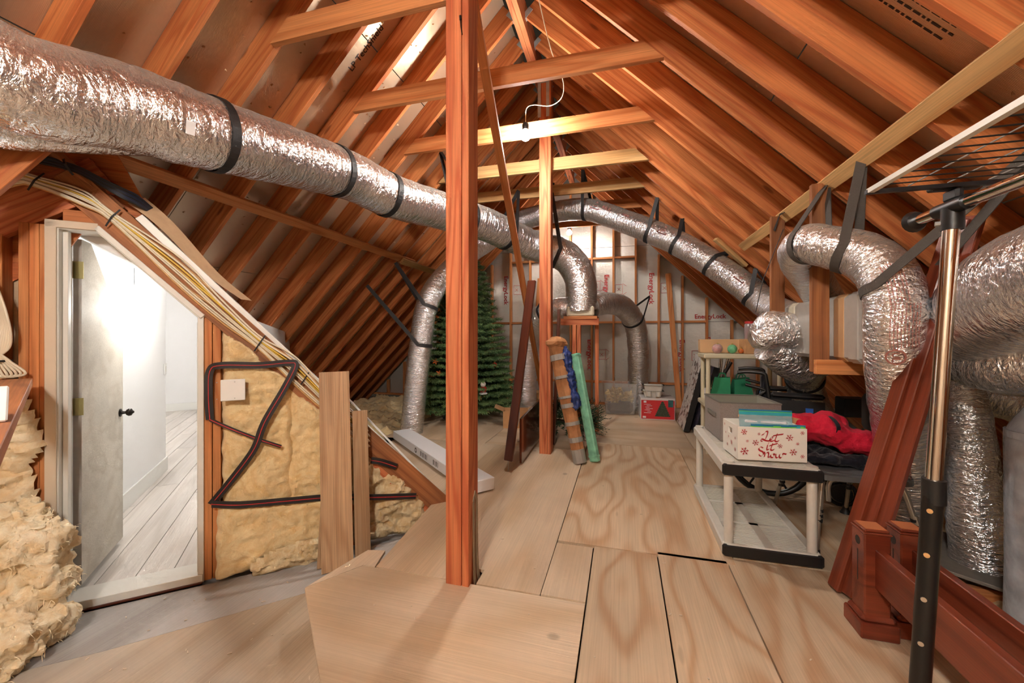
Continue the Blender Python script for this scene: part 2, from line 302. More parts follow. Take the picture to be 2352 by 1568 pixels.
def lamp_light(p, watts, r, parent, col=(1, .96, .90)):
    l = bpy.data.lights.new('lamp_light', 'POINT'); l.energy = watts; l.shadow_soft_size = r; l.color = col
    o = bpy.data.objects.new('lamp_light', l); COL.objects.link(o); o.parent = parent; o.matrix_parent_inverse = WM[parent].inverted(); o.location = p; return o
# ------------------------------------------------------------------ setting out
AR, ZR = -.96, 4.44                     # line where the undersides of the rafters would meet
RIDGE = V((AR, 0, ZR)); S2 = math.sqrt(.5)
ROOF = {'L': (V((-S2, 0, -S2)), V((-S2, 0, S2))), 'R': (V((S2, 0, -S2)), V((S2, 0, S2)))}
RAFT_Y = [1.707+.4064*k for k in range(-8, 15)]+[7.74]
ang = math.radians(43); WD = V((math.cos(ang), math.sin(ang), 0)); WN = V((WD.y, -WD.x, 0)); WP = V((-2.5, 1.865, 0)); UP = V((0, 0, 1)); CAMP = V((0, 0, CAM_H))
def wl(t, z, s=0.): return WP+WD*t+UP*z-WN*s         # door-wall coordinates: along, up, behind
WSL = 1.57                                            # the wall's raking top: z = WSL + .11 - t
A_, B_ = wl(-.52, WSL+.10+.52), wl(1.5, .04)
SIGHT_N = (A_-CAMP).cross(B_-CAMP).normalized(); SIGHT_N = SIGHT_N if SIGHT_N.z > 0 else -SIGHT_N
SIGHT_P = A_-UP*.03
def clip_left(me, M):
    """main-roof timber stops where the side room's roof is framed in behind the door wall"""
    I = M.inverted(); R3 = I.to_3x3()
    def part(keep_front):
        bm = bmesh.new(); bm.from_mesh(me)
        def cut(p, n):
            bmesh.ops.bisect_plane(bm, geom=bm.verts[:]+bm.edges[:]+bm.faces[:], plane_co=I @ p, plane_no=R3 @ n, clear_inner=True)
        if keep_front: cut(WP, WN)
        else: cut(WP, -WN); cut(SIGHT_P, SIGHT_N)
        return bm
    a, b = part(True), part(False); tmp = bpy.data.meshes.new('t'); b.to_mesh(tmp); a.from_mesh(tmp)
    bmesh.ops.remove_doubles(a, verts=a.verts[:], dist=.0005)
    if not a.faces: return None
    out = bpy.data.meshes.new('timber'); a.to_mesh(out); a.free(); b.free(); return out
# ------------------------------------------------------------------ roof
ceil = thing('ceiling', None, None, (AR, 3, ZR), kind='structure')
RLEN = (ZR+.22)/S2
for sd in 'LR':
    u, n = ROOF[sd]
    for y in RAFT_Y:
        a = RIDGE+V((0, y, 0))+u*.05+n*.092; b = a+u*(RLEN-.05)
        board('rafter', a, b, .184, .038, n, W_RAFT, ceil, clip=clip_left if sd == 'L' and y < 5.6 else None)
    row = 0; s = .03
    while s < RLEN+.2:
        y = -2.6-(row % 2)*1.22
        while y < 7.85:
            y0, y1 = max(y, -2.2), min(y+2.44, 7.9)
            if y1-y0 > .1:
                a = RIDGE+u*(s+.609)+n*.191+V((0, y0+.003, 0)); b = a+V((0, y1-y0-.006, 0))
                board('sheathing_panel', a, b, 1.212, .012, u, SHEATH, ceil, ch=0, clip=clip_left if sd == 'L' else None)
            y += 2.44
        s += 1.22; row += 1
board('ridge_beam', (AR+.035, -2, ZR-.03), (AR+.035, 7.8, ZR-.03), .26, .046, UP, W_POST, ceil)
board('ridge_beam', (AR-.013, -2, ZR-.03), (AR-.013, 7.8, ZR-.03), .26, .046, UP, W_POST, ceil)
TIE_Z = 1.32+1.88
for i, k in enumerate(range(-3, 15, 2)):
    y = 1.707+.4064*k-.04
    if y < 0: continue
    hw = ZR-TIE_Z-.03; poly = [(-hw-.02, 0), (hw+.02, 0), (hw-.12, .14), (-hw+.12, .14)]
    M = Matrix(((1, 0, 0, AR), (0, 0, -1, y), (0, 1, 0, TIE_Z), (0, 0, 0, 1)))
    MB().prism(poly, -.019, .019).obj('collar_tie', W_TIE if k < 7 else W_YEL if k < 10 else W_TIE, ceil, M=M)
zl = -.96+ .0
board('purlin', (-2.99-.01, 1.25, 1.32+1.089-.01), (-2.99-.01, 5.32, 1.32+1.089-.01), .089, .038, (S2, 0, S2), W_TIE, ceil)
board('purlin', (-2.97, 4.95, 2.36), (-2.97, 5.95, 2.36), .089, .038, (S2, 0, S2), W_YEL, ceil)
board('purlin', (1.233, .3, 2.262), (1.233, 4.75, 2.262), .089, .038, (S2, 0, -S2), W_YEL, ceil)
board('brace_block', (1.02, 5.0, 2.42), (1.36, 5.12, 2.12), .089, .038, (0, 1, 0), W_YEL, ceil)
board('brace_block', (.88, 5.75, 2.52), (1.30, 5.9, 2.14), .089, .038, (0, 1, 0), W_YEL, ceil)
for sd in 'LR':                              # folded steel hangers where rafters meet the ridge beam
    u, n = ROOF[sd]
    for y in RAFT_Y[9:]:
        c = RIDGE+V((0, y, 0))+u*.075+n*.04
        MB().box((0, 0, 0), (.05, .10, .044), frame(c, c+u, n).to_quaternion().to_matrix().to_4x4()).obj('rafter_hanger', STEEL, ceil, M=Matrix.Translation(c))
nb = MB()                                    # roofing nails that came through the sheathing
for i in range(1700):
    sd = 'L' if i % 3 else 'R'; u, n = ROOF[sd]; y = RND.choice(RAFT_Y)+RND.uniform(.06, .35); s = RND.uniform(.2, 5.0); p = RIDGE+V((0, y, 0))+u*s+n*.186
    if sd == 'L' and (p-WP).dot(WN) < 0 and (p-SIGHT_P).dot(SIGHT_N) < .05: continue
    d = (-n+V((RND.uniform(-.6, .6), RND.uniform(-.6, .6), RND.uniform(-.6, .6)))).normalized(); q = d.orthogonal()*RND.uniform(.004, .011); r = d.cross(q)*.6
    nb.add([p+q, p-q+r, p-q-r, p+d*RND.uniform(.012, .024)], [(0, 1, 3), (1, 2, 3), (2, 0, 3), (0, 2, 1)])
tag(nb.obj('nail_tips', plain('splinter', (206, 170, 130), .6), ceil), kind='stuff')
uL, nL = ROOF['L']; uR, nR = ROOF['R']
def on_left(y, s): return RIDGE+V((0, y, 0))+uL*s+nL*.1835
def on_right(y, s): return RIDGE+V((0, y, 0))+uR*s+nR*.1835
text_at('sheathing_print', 'LP TechShield', .075, on_left(2.80, 1.30), -uL, V((0, -1, 0)), INK, ceil)
text_at('sheathing_print', 'APA', .05, on_right(1.96, 2.56), -uR, V((0, 1, 0)), INK, ceil)
text_at('sheathing_print', 'THIS SIDE DOWN', .03, on_right(1.82, 2.80), -uR, V((0, 1, 0)), INK, ceil)
lb = MB()
for i in range(5):
    c = on_right(1.86+i*.035, 2.78); q_ = random.Random(i); x_ = -.16
    while x_ < .14: l_ = q_.uniform(.012, .045); lb.band([c+uR*x_, c+uR*(x_+l_)], V((0, 1, 0)), .009, .0006); x_ += l_+.008
lb.obj('sheathing_print', INK, ceil)
# ------------------------------------------------------------------ gable wall
gab = thing('wall_back', None, None, (AR, 7.8, 0), kind='structure')
def roof_z(x): return ZR-abs(x-AR)
gx = [AR+.0+.4064*k-.02 for k in range(-11, 12)]
for i in range(len(gx)-1):
    x0, x1 = gx[i]+.002, gx[i+1]-.002; rows = [0, 1.57, 3.02, 5]
    for j in range(3):
        z0, z1 = rows[j]+.003, rows[j+1]-.003
        if i in (8, 9, 10, 11, 12) and j == 0: pass
        t0, t1 = min(z1, roof_z(x0)+.26), min(z1, roof_z(x1)+.26)
        if max(t0, t1) < z0+.05: continue
        t0, t1 = max(t0, z0+.01), max(t1, z0+.01)
        poly = [(x0, z0), (x1, z0), (x1, t1), (x0, t0)]
        if x0 < AR < x1 and j == 2: poly = [(x0, z0), (x1, z0), (x1, t1), (AR, ZR+.26), (x0, t0)]
        M = Matrix(((1, 0, 0, 0), (0, 0, -1, 7.9), (0, 1, 0, 0), (0, 0, 0, 1)))
        MB().prism(poly, -.012, 0).obj('foil_board', GFOIL, gab, M=M)
for x in gx:
    zt = roof_z(x)-.02
    if zt > .25: board('stud', (x, 7.842, .038), (x, 7.842, zt), .089, .038, (0, 1, 0), W_STUD, gab)
for z in (.43, 1.57, 2.80):
    for i in range(len(gx)-1):
        xm = (gx[i]+gx[i+1])/2
        if roof_z(gx[i])-.05 > z and roof_z(gx[i+1])-.05 > z: board('blocking', (gx[i]+.02, 7.85, z), (gx[i+1]-.02, 7.85, z), .07, .038, (0, 1, 0), W_STUD, gab)
board('plate', (-5.4, 7.842, .019), (3.4, 7.842, .019), .089, .038, (0, 1, 0), W_STUD, gab)
for x, xb in ((.80, .98), (-1.58, -1.75)): board('stud', (x, 7.77, 2.45), (xb, 7.70, .02), .089, .038, (1, 0, 0), W_STUD, gab)
for i, (x, z, sc) in enumerate([(-2.32, 2.25, 1), (-.72, 2.28, 1), (-.30, 2.2, 1), (.52, 2.2, 1), (-.62, .95, 1), (1.05, .95, 1), (1.48, 1.0, 1), (-1.95, 1.0, 1)]):
    text_at('foil_print', 'EnergyLock', .125, (x, 7.884, z), (0, 0, -1), (1, 0, 0), RED, gab)
    hb = MB(); hx = x+.17
    for a, b in [((0, -.09), (.13, -.09)), ((.13, -.09), (.13, .09)), ((.13, .09), (0, .09)), ((0, .09), (0, -.09)), ((.13, -.11), (.2, -.06)), ((.13, .11), (.2, .06)), ((.03, .03), (.09, -.03)), ((.03, -.03), (.09, .03))]:
        hb.band([(hx+a[0], 7.884, z+a[1]), (hx+b[0], 7.884, z+b[1])], (0, 0, 1) if abs(a[0]-b[0]) > .05 else (1, 0, 0), .006, .001)
    hb.obj('foil_emblem', RED, gab)
text_at('foil_print', 'EnergyLock', .11, (1.52, 7.884, 1.66), (1, 0, 0), (0, 0, 1), RED, gab)
# wall behind the photographer
wf = one('wall_front', MB().prism([(-5.6, -.2), (3.6, -.2), (AR, ZR+.25)], -.02, .02), W_PLY, None, None, kind='structure', M=Matrix(((1, 0, 0, 0), (0, 0, -1, -2.1), (0, 1, 0, 0), (0, 0, 0, 1))))
# ------------------------------------------------------------------ floor
flo = thing('floor', None, None, (0, 2, 0), kind='structure')
MB().box((-1, 3, -.27), (14, 12, .04)).obj('subfloor', W_PLYG, flo)
R90 = Matrix.Rotation(PI/2, 4, 'Z')
def panel(poly, z, mat, th=.018, name='plywood_panel', along_x=False):
    cx = sum(p[0] for p in poly)/len(poly); cy = sum(p[1] for p in poly)/len(poly)
    M = Matrix.Translation((cx, cy, z)) @ (Matrix() if along_x else R90); I = M.inverted()
    return MB().prism([tuple((I @ V((x, y, z)))[:2]) for x, y in poly], -th, 0).obj(name, mat, flo, M=M)
g = .0025
def rect(x0, x1, y0, y1): return [(x0+g, y0+g), (x1-g, y0+g), (x1-g, y1-g), (x0+g, y1-g)]
panel([(-1.600, 1.716), (-1.435, 1.974), (-.178, 1.984), (-.178, .42), (-.18, .42)], 0, W_PLY, along_x=True)
panel([(-1.603, 1.725), (-1.512, 2.127), (-1.406, 2.150), (-1.363, 1.979), (-1.438, 1.979)], -.001, W_PLY)
panel([(-1.357, 1.985), (-.918, 1.985), (-.918, 2.12), (-.75, 2.12), (-.75, 1.99), (-.406, 1.993), (-.409, 4.6), (-1.46, 4.6), (-1.46, 3.04)], 0, W_PLY)
panel(rect(-.404, -.175, 1.992, 2.52), .002, W_PLY)
panel(rect(-.173, .20, -.6, 2.545), -.001, W_PLYR); panel(rect(.203, .585, -.6, 2.58), 0, W_PLYR); panel(rect(.588, 1.75, -.6, 2.62), -.001, W_PLYR)
panel(rect(-.404, .63, 2.55, 4.98), 0, W_PLYR); panel(rect(.632, 1.75, 2.63, 5.05), -.001, W_PLYR)
panel(rect(-.41, .80, 4.985, 7.78), 0, W_PLY, along_x=True); panel(rect(.802, 2.1, 5.06, 7.78), 0, W_PLY)
panel([(-1.463, 3.06), (-1.463, 4.6), (-2.78, 4.6), (-2.78, 4.28)], 0, W_PLY)
panel(rect(-1.62, -.413, 4.604, 7.78), 0, W_PLY, along_x=True); panel(rect(-3.0, -1.623, 4.604, 6.3), 0, W_PLY); panel(rect(-2.9, -1.623, 6.303, 7.78), -.001, W_PLY)
panel(rect(-.17, 1.75, -2.0, -.605), 0, W_PLY, along_x=True)
def wpt(t, s): p = wl(t, 0, s); return (p.x, p.y)
panel([wpt(-1.4, -.05), wpt(1.45, -.05), wpt(1.2, -.26), wpt(.55, -.42), wpt(-.3, -.46), wpt(-1.4, -.40)], -.2, W_PLYG, name='landing_panel')
panel([wpt(-1.4, -.402), wpt(-.3, -.462), wpt(.55, -.422), wpt(.9, -.6), (-.6, 1.6), (.1, .3), (.1, -2), (-3.2, -2)], -.2, W_PLYM, name='landing_panel')
for a, b in (((-1.60, 1.71), (-.185, .43)), ((-1.60, 1.73), (-1.51, 2.12)), ((-1.37, 2.0), (-1.46, 3.03)), ((-1.47, 3.07), (-2.78, 4.27)), ((-.19, .42), (-.19, -2.0))):
    board('riser', (a[0]+.06, a[1]+.03, -.11), (b[0]+.06, b[1]+.03, -.11), .18, .02, UP, W_PLY, flo)
for y in (2.32, 2.72): board('joist', (1.77, y, -.10), (2.9, y+.02, -.10), .15, .038, UP, W_STUD, flo)
board('joist', (1.60, 2.66, -.03), (1.74, 2.15, -.03), .04, .089, UP, W_YEL, flo)
board('floor_scrap', (1.72, 2.72, .03), (2.1, 3.15, .04), .5, .018, (1, -1, 0), DUSTB, flo)
sc_ = MB()
for i in range(70):                          # wood chips and crumbs on the landing and deck
    x, y, z = (RND.uniform(-2.6, -1.5), RND.uniform(1.0, 2.0), -.199) if i < 34 else (RND.uniform(-1.2, 1.2), RND.uniform(1.2, 4.5), .002)
    a = RND.uniform(0, PI); l = RND.uniform(.004, .02); sc_.box((x, y, z+.002), (l, .004, .003), Matrix.Rotation(a, 4, 'Z'))
tag(sc_.obj('wood_crumbs', plain('crumb', (214, 198, 176), .8), flo), kind='stuff')
# ------------------------------------------------------------------ door wall
dw = thing('wall_left', None, None, tuple(wl(0, -.2)), kind='structure')
def wboard(name, t0, z0, t1, z1, w, th, s, mat, parent=dw, side=None):
    """timber lying in the door wall; w across it in the wall plane, th through the wall, s depth of its centre"""
    a, b = wl(t0, z0, s), wl(t1, z1, s); d = (b-a).normalized(); return board(name, a, b, w, th, WN.cross(d), mat, parent)
for t in (-.690, -.729, -.768): wboard('stud', t, -.2, t, 1.92, .038, .089, .045, W_STUD)
wboard('stud', -.875, -.2, -.875, 1.85, .06, .089, .045, W_STUD)
for t in (-1.0, -1.3): wboard('stud', t, -.2, t, 1.6, .038, .089, .045, W_STUD)
for t, zt in ((.022, 1.45), (.066, 1.42)): wboard('stud', t, -.2, t, zt, .04, .089, .045, W_STUD)
for t in (.47, .87): wboard('stud', t, -.2, t, 1.4-t, .038, .089, .06, W_STUD)
wboard('header', -.62, 1.975, -.40, 1.975, .075, .089, .045, W_STUD)
wboard('rake_header', -.50, 1.54+.50, .10, 1.54-.10, .062, .089, .035, W_STUD)          # along the clipped corner of the door
wboard('rake_rafter', -.62, WSL+.01+.62, 1.58, -.09, .150, .045, .0, W_DIRTY)
wboard('rake_rafter', .55, WSL-.05-.55, 1.54, -.10, .19, .04, .01, W_POST)
wboard('rake_rafter', -.46, 2.235, -1.5, 1.495, .20, .05, .03, W_POST)
wboard('rake_edge', -.30, WSL+.14+.30, 1.50, .055, .042, .08, .02, WHITE)         # torn edge of the board ceiling
wboard('rake_edge', .75, WSL+.14-.75, 1.48, .10, .012, .10, .09, WHITE)
MB().prism([(-.68, -.22), (-.68, 1.95), (-1.5, 1.2), (-1.5, -.22)], 0, .012).obj('backing_panel', W_PLY, dw, M=Matrix(((WD.x, 0, -WN.x, WP.x-WN.x*.1), (WD.y, 0, -WN.y, WP.y-WN.y*.1), (0, 1, 0, 0), (0, 0, 0, 1))))
MB().prism([(.04, -.22), (.04, 1.45), (1.5, -.0), (1.5, -.22)], 0, .012).obj('backing_panel', W_PLY, dw, M=Matrix(((WD.x, 0, -WN.x, WP.x-WN.x*.1), (WD.y, 0, -WN.y, WP.y-WN.y*.1), (0, 1, 0, 0), (0, 0, 0, 1))))
MB().prism([(-1.4, 1.2), (-.66, 1.75), (-.46, 2.12), (-.34, 2.02), (-.28, 2.08), (-.45, 2.44), (-1.4, 2.44)], 0, .012).obj('backing_panel', W_RAFT, dw, M=Matrix(((WD.x, 0, -WN.x, WP.x-WN.x*.085), (WD.y, 0, -WN.y, WP.y-WN.y*.085), (0, 1, 0, 0), (0, 0, 0, 1))))
board('jack_rafter', (-2.67, 1.23, 2.27), (-2.93, 1.02, 1.82), .12, .038, WD, W_RAFT, dw)
board('diagonal_brace', (-2.98, 1.30, 2.40), wl(-.40, 2.05, .05), .06, .038, (1, 0, 0), W_DIRTY, dw)
# door: jambs, clipped head, sill, leaf, hinges, knob
door = thing('door_1', None, None, tuple(wl(-.31, -.2)), kind='structure')
JD = .15
def jamb(name, t0, z0, t1, z1, w, th, s, mat): return wboard(name, t0, z0, t1, z1, w, th, s, mat, door)
jamb('jamb', -.645, -.2, -.645, 1.93, .03, JD, .06, TRIMW); jamb('jamb', -.012, -.2, -.012, 1.43, .03, JD, .06, TRIMW)
jamb('jamb', -.655, 1.915, -.47, 1.915, .03, JD, .06, TRIMW); jamb('jamb', -.475, 1.915, -.002, 1.425, .03, JD, .06, TRIMW)
jamb('casing', -.658, -.2, -.658, 1.935, .045, .012, -.02, TAN); jamb('casing', -.68, 1.925, -.47, 1.925, .04, .012, -.02, TAN); jamb('casing', -.478, 1.925, .0, 1.435, .03, .012, -.02, TRIMW)
jamb('door_stop', -.618, -.2, -.618, 1.90, .022, .035, .04, TRIMW); jamb('door_stop', -.03, -.2, -.03, 1.40, .014, .035, .04, TRIMW)
jamb('sill', -.66, -.172, 0, -.172, .05, .17, .06, TRIMW); jamb('sill', -.62, -.195, 0, -.195, .012, .19, .06, W_MAHD)
hinge_p = wl(-.600, 0, .155); LA = math.radians(1); LD = (-WN*math.cos(LA)-WD*math.sin(LA)).normalized(); LNv = V((LD.y, -LD.x, 0))
LM = Matrix(((LD.x, 0, LNv.x, hinge_p.x), (LD.y, 0, LNv.y, hinge_p.y), (0, 1, 0, 0), (0, 0, 0, 1)))
leaf = MB().prism([(0, -.135), (0, 1.88), (.12, 1.88), (.63, 1.38), (.63, -.135)], -.036, 0, LM).obj('door_leaf', DOORM, door)
MB().prism([(-.0015, -.135), (-.0015, 1.88), (0, 1.88), (0, -.135)], -.036, 0, LM).obj('leaf_edge', DOOREDGE, leaf)
for z in (1.70, .905):
    hb = MB(); hb.box((0, 0, 0), (.004, .05, .10), ch=.001); hm = frame(hinge_p, hinge_p+WD, -WN); 
    MB().box(tuple(wl(-.618, z, .150)), (.055, .004, .10), Matrix.Rotation(ang, 4, 'Z')).cyl(wl(-.640, z-.05, .146), wl(-.640, z+.05, .146), .007, n=10).obj('hinge', BRASS, door)
kp = hinge_p+LD*.575+UP*.77
MB().lathe([(.028, 0), (.028, .006), (.012, .012), (.010, .03), (.02, .036), (.027, .048), (.024, .062), (.012, .068), (.006, .076)], frame(kp, kp+UP, LD).to_quaternion().to_matrix().to_4x4() if False else Matrix.Translation(kp) @ V((0, 0, 1)).rotation_difference(LNv).to_matrix().to_4x4()).obj('door_knob', BRONZE, door, smooth=True)
# side hall seen through the door
hall = thing('wall_hall', None, None, tuple(wl(-.85, -.2, 1)), kind='structure')
def hz(t, s):
    k = (3.068+s)/3.068; t0 = .5566+(t-.5566)/k; return 1.32+(WSL+.03-t0-1.32)*k
def wallq(name, pts, th=.03, mat=HALLW, parent=hall):
    P = [V(p) for p in pts]; nn = (P[1]-P[0]).cross(P[2]-P[0]).normalized()*th
    n_ = len(P); return MB().add(P+[p+nn for p in P], [tuple(range(n_))[::-1], tuple(range(n_, 2*n_))]+[(i, (i+1) % n_, n_+(i+1) % n_, n_+i) for i in range(n_)]).obj(name, mat, parent)
def top(t, s): return wl(t, hz(t, s), s)
wallq('hall_panel', [wl(-.85, -.2, .11), wl(-.85, -.2, 2.65), top(-.85, 2.65), top(-.85, .11)])
wallq('hall_panel', [wl(-.88, -.2, 2.65), wl(-4.2, -.2, 2.65), wl(-4.2, 2.6, 2.65), wl(-.88, 2.0, 2.65)])
wallq('hall_panel', [wl(-4.2, -.2, 7.07), wl(.6, -.2, 7.07), wl(.6, 1.3, 7.07), top(-4.2, 7.07)])
wallq('hall_panel', [wl(.12, -.2, .11), wl(.6, -.2, 7.07), wl(.6, 1.2, 7.07), top(.12, .11)])
wallq('hall_panel', [wl(-4.2, -.2, 2.65), wl(-4.2, -.2, 7.07), wl(-4.2, 2.9, 7.07), wl(-4.2, 2.9, 2.65)])
wallq('hall_panel', [wl(-.9, -.2, .13), wl(-.66, -.2, .13), wl(-.66, 1.97, .13), wl(-.9, 1.97, .13)])
wallq('hall_ceiling', [wl(-.66, 1.93, .13), wl(-.50, 1.93, .13), wl(.12, WSL-.10, .13), top(.12, 3), top(.6, 7.1), top(-4.2, 7.1), top(-4.2, 2.6), top(-.85, 2.6), top(-.9, .13)])
hfl = thing('floor_hall', None, None, tuple(wl(-.8, -.2, 2)), kind='structure')
for i in range(-14, 4):
    t0 = i*.19; s0 = .14 if t0 > -1.0 else 2.6
    cuts = [s0]+[c for c in ((1.3+(i*37 % 11)*.13), (3.4+(i*37 % 11)*.13), (5.6+(i*29 % 7)*.1)) if c > s0]+[7.1]
    for a, b in zip(cuts, cuts[1:]): board('floor_plank', wl(t0+.095, -.187, a+.002), wl(t0+.095, -.187, b-.002), .187, .014, WD, W_HALL, hfl)
bbd = thing('baseboard_hall', None, None, tuple(wl(-.84, -.2, 1)), kind='structure')
board('baseboard_panel', wl(-.811, -.105, .14), wl(-.811, -.105, 2.66), .15, .016, UP, WHITE, bbd)
board('baseboard_panel', wl(-4.2, -.105, 7.025), wl(.6, -.105, 7.025), .15, .016, UP, WHITE, bbd)
def plate(label, cat, c, xd, nn, w, h, mat=WHITE, name='wall_plate', bits=()):
    t = thing(name, label, cat, tuple(c)); M = frame(V(c), V(c)+V(xd), UP); MB().box((0, 0, 0), (w, h, .008), ch=.002).obj('plate', mat, t, M=M)
    for bx, by, bw, bh in bits: MB().box((bx, by, .005 if M.to_3x3() @ V((0, 0, 1)) @ V(nn) > 0 else -.005), (bw, bh, .006)).obj('insert', TRIMW, t, M=M)
plate('white light switch on the hall side wall past the door', 'switch', wl(-.812, .95, 2.1), -WN, WD, .075, .12, bits=((0, 0, .03, .06),), name='light_switch')
plate('small white outlet low on the far hall wall', 'outlet', wl(-1.62, .42, 7.03), WD, WN, .075, .12, bits=((0, .025, .03, .03), (0, -.025, .03, .03)), name='wall_outlet')
plate('white chime box high on the hall wall', 'chime box', wl(-.81, 1.86, 1.28), -WN, WD, .13, .20, name='chime_box')
ls = thing('wall_sconce', 'bright square glass lamp on the hall wall beyond the door', 'lamp', tuple(wl(-.83, 1.72, 1.75)))
MB().box((0, 0, 0), (.2, .14, .02)).obj('back_plate', WHITE, ls, M=frame(wl(-.81, 1.72, 1.75), wl(-.81, 1.72, 2.0), UP))
MB().box((0, 0, 0), (.16, .16, .05), ch=.01).obj('glass_shade', HALLM, ls, M=frame(wl(-.78, 1.72, 1.75), wl(-.78, 1.72, 2.0), UP))
fl = thing('hall_fill_lamp', 'unseen fill lamp added round the hall corner', 'lamp', tuple(wl(-2.2, 2.35, 4.6)))  # lamp added out of sight to brighten the hall
MB().lathe([(.02, .1), (.16, .1), (.17, .05), (.12, 0), (.01, -.02)], Matrix.Translation(wl(-2.2, 2.2, 4.6))).obj('glass_bowl', HALLM, fl)
MB().cyl(wl(-2.2, 2.3, 4.6), wl(-2.2, hz(-2.2, 4.6), 4.6), .02).obj('stem', WHITE, fl)

lamp_light(wl(-.62, 1.72, 1.75), HALL_W*.3, .10, ls); lamp_light(wl(-2.2, 2.05, 4.6), HALL_W*2, .15, fl); lamp_light(wl(-.45, 1.5, .75), HALL_W*.25, .08, fl)  # third light has no fixture, added inside the door to brighten the hall
# ------------------------------------------------------------------ bare bulbs and an added fill lamp
def bulb(label, p, cord_pts, k=1., R=BULB_R):
    p = V(p); t = thing('bare_bulb', label, 'light bulb', tuple(p))
    MB().lathe([(.012, .062), (.014, .05), (.022, R*.75 if R < .06 else .1)]+[(R*math.sin(a), R*math.cos(a)) for a in (PI*j/10 for j in range(2, 10))]+[(.002, -R)], Matrix.Translation(p), 16).obj('glass_globe', BULBM, t, True)
    MB().lathe([(.026, .055), (.030, .06), (.032, .10), (.026, .115), (.012, .12)], Matrix.Translation(p)).obj('socket', RUBBER, t, True)
    MB().pipe(crom(cord_pts), .004, 8).obj('cord', CABW, t, True); lamp_light(p, BULB_W*k, R*1.1, t)
bulb('glowing bare bulb in black socket on the collar tie beside the second post', (-.865, 3.58, 3.163), [(-.865, 3.58, 3.28), (-.85, 3.56, 3.40), (-.78, 3.55, 3.42), (-.62, 3.5, 3.36), (-.50, 3.4, 3.36), (-.48, 3.3, 3.45), (-.55, 3.15, 3.6), (-.62, 2.92, 3.9)], 1.75)
bulb('glowing bare bulb further back below the last collar tie', (-.92, 7.15, 3.16), [(-.92, 7.15, 3.28), (-.92, 7.18, 3.4), (-.93, 7.2, 4.2)], .6)
bulb('unseen globe fill lamp added behind the camera', (-.45, -1.0, 2.75), [(-.45, -1.0, 2.86), (-.45, -1.01, 3.2), (-.7, -1.02, 4.1)], 3.7, .11)  # added fill behind the camera, lifts shadows on the near timbers
# ------------------------------------------------------------------ posts and braces
p1 = thing('support_post', 'tall built-up timber post in the foreground with perforated steel strap', 'post', (-.84, 2.02, 0))
board('post_plank', (-.864, 2.02, -.2), (-.864, 2.02, ZR-.16), .089, .14, (1, 0, 0), W_POST, p1, ch=.003)
board('post_plank', (-.797, 2.02, -.2), (-.797, 2.02, ZR-.16), .038, .14, (1, 0, 0), W_POST, p1, ch=.003)
sb = MB().band([(-.776, 2.02, .42), (-.774, 2.02, .15), (-.768, 2.015, .02), (-.757, 2.0, -.03)], (0, 1, 0), .03, .003); sb.band([(-.776, 2.065, .42), (-.774, 2.065, .15), (-.766, 2.06, .02), (-.755, 2.06, -.03)], (0, 1, 0), .03, .003)
st = sb.band([(-.7765, 2.02, .42), (-.7765, 2.04, .46), (-.7765, 2.065, .42)], (0, 0, 1), .03, .003).obj('steel_strap', plain('rusty_strap', (160, 136, 110), .5, metal=.5, noise_amt=.2), p1)
MB().cyl((-.822, 1.948, 2.98), (-.822, 1.944, 3.0), .006).pipe([(-.822, 1.946, 2.98), (-.818, 1.944, 2.94), (-.812, 1.945, 2.90)], .003).obj('bent_nail', BRONZE, p1)
p2 = thing('support_post', 'further timber post under the ridge with grey straps near its top', 'post', (-.82, 4.44, 0))
board('post_plank', (-.853, 4.44, -.02), (-.853, 4.44, ZR-.16), .089, .14, (1, 0, 0), W_POST, p2, ch=.003)
board('post_plank', (-.787, 4.44, -.02), (-.787, 4.44, ZR-.16), .038, .14, (1, 0, 0), W_POST, p2, ch=.003)
for x in (-.895, -.80): MB().band([(x, 4.362, 4.30), (x, 4.362, 3.75)], (1, 0, 0), .035, .003).obj('steel_strap', STEEL, p2)
MB().box((-.85, 4.36, 4.2), (.13, .006, .14)).obj('steel_strap', STEEL, p2)
db = board('diagonal_brace', (-1.235, 6.57, .0), (-.845, 2.11, 3.365), .06, .038, (1, .1, 0), W_TIE); tag(db, 'slanting timber brace running from the foreground post down behind the further post', 'brace')
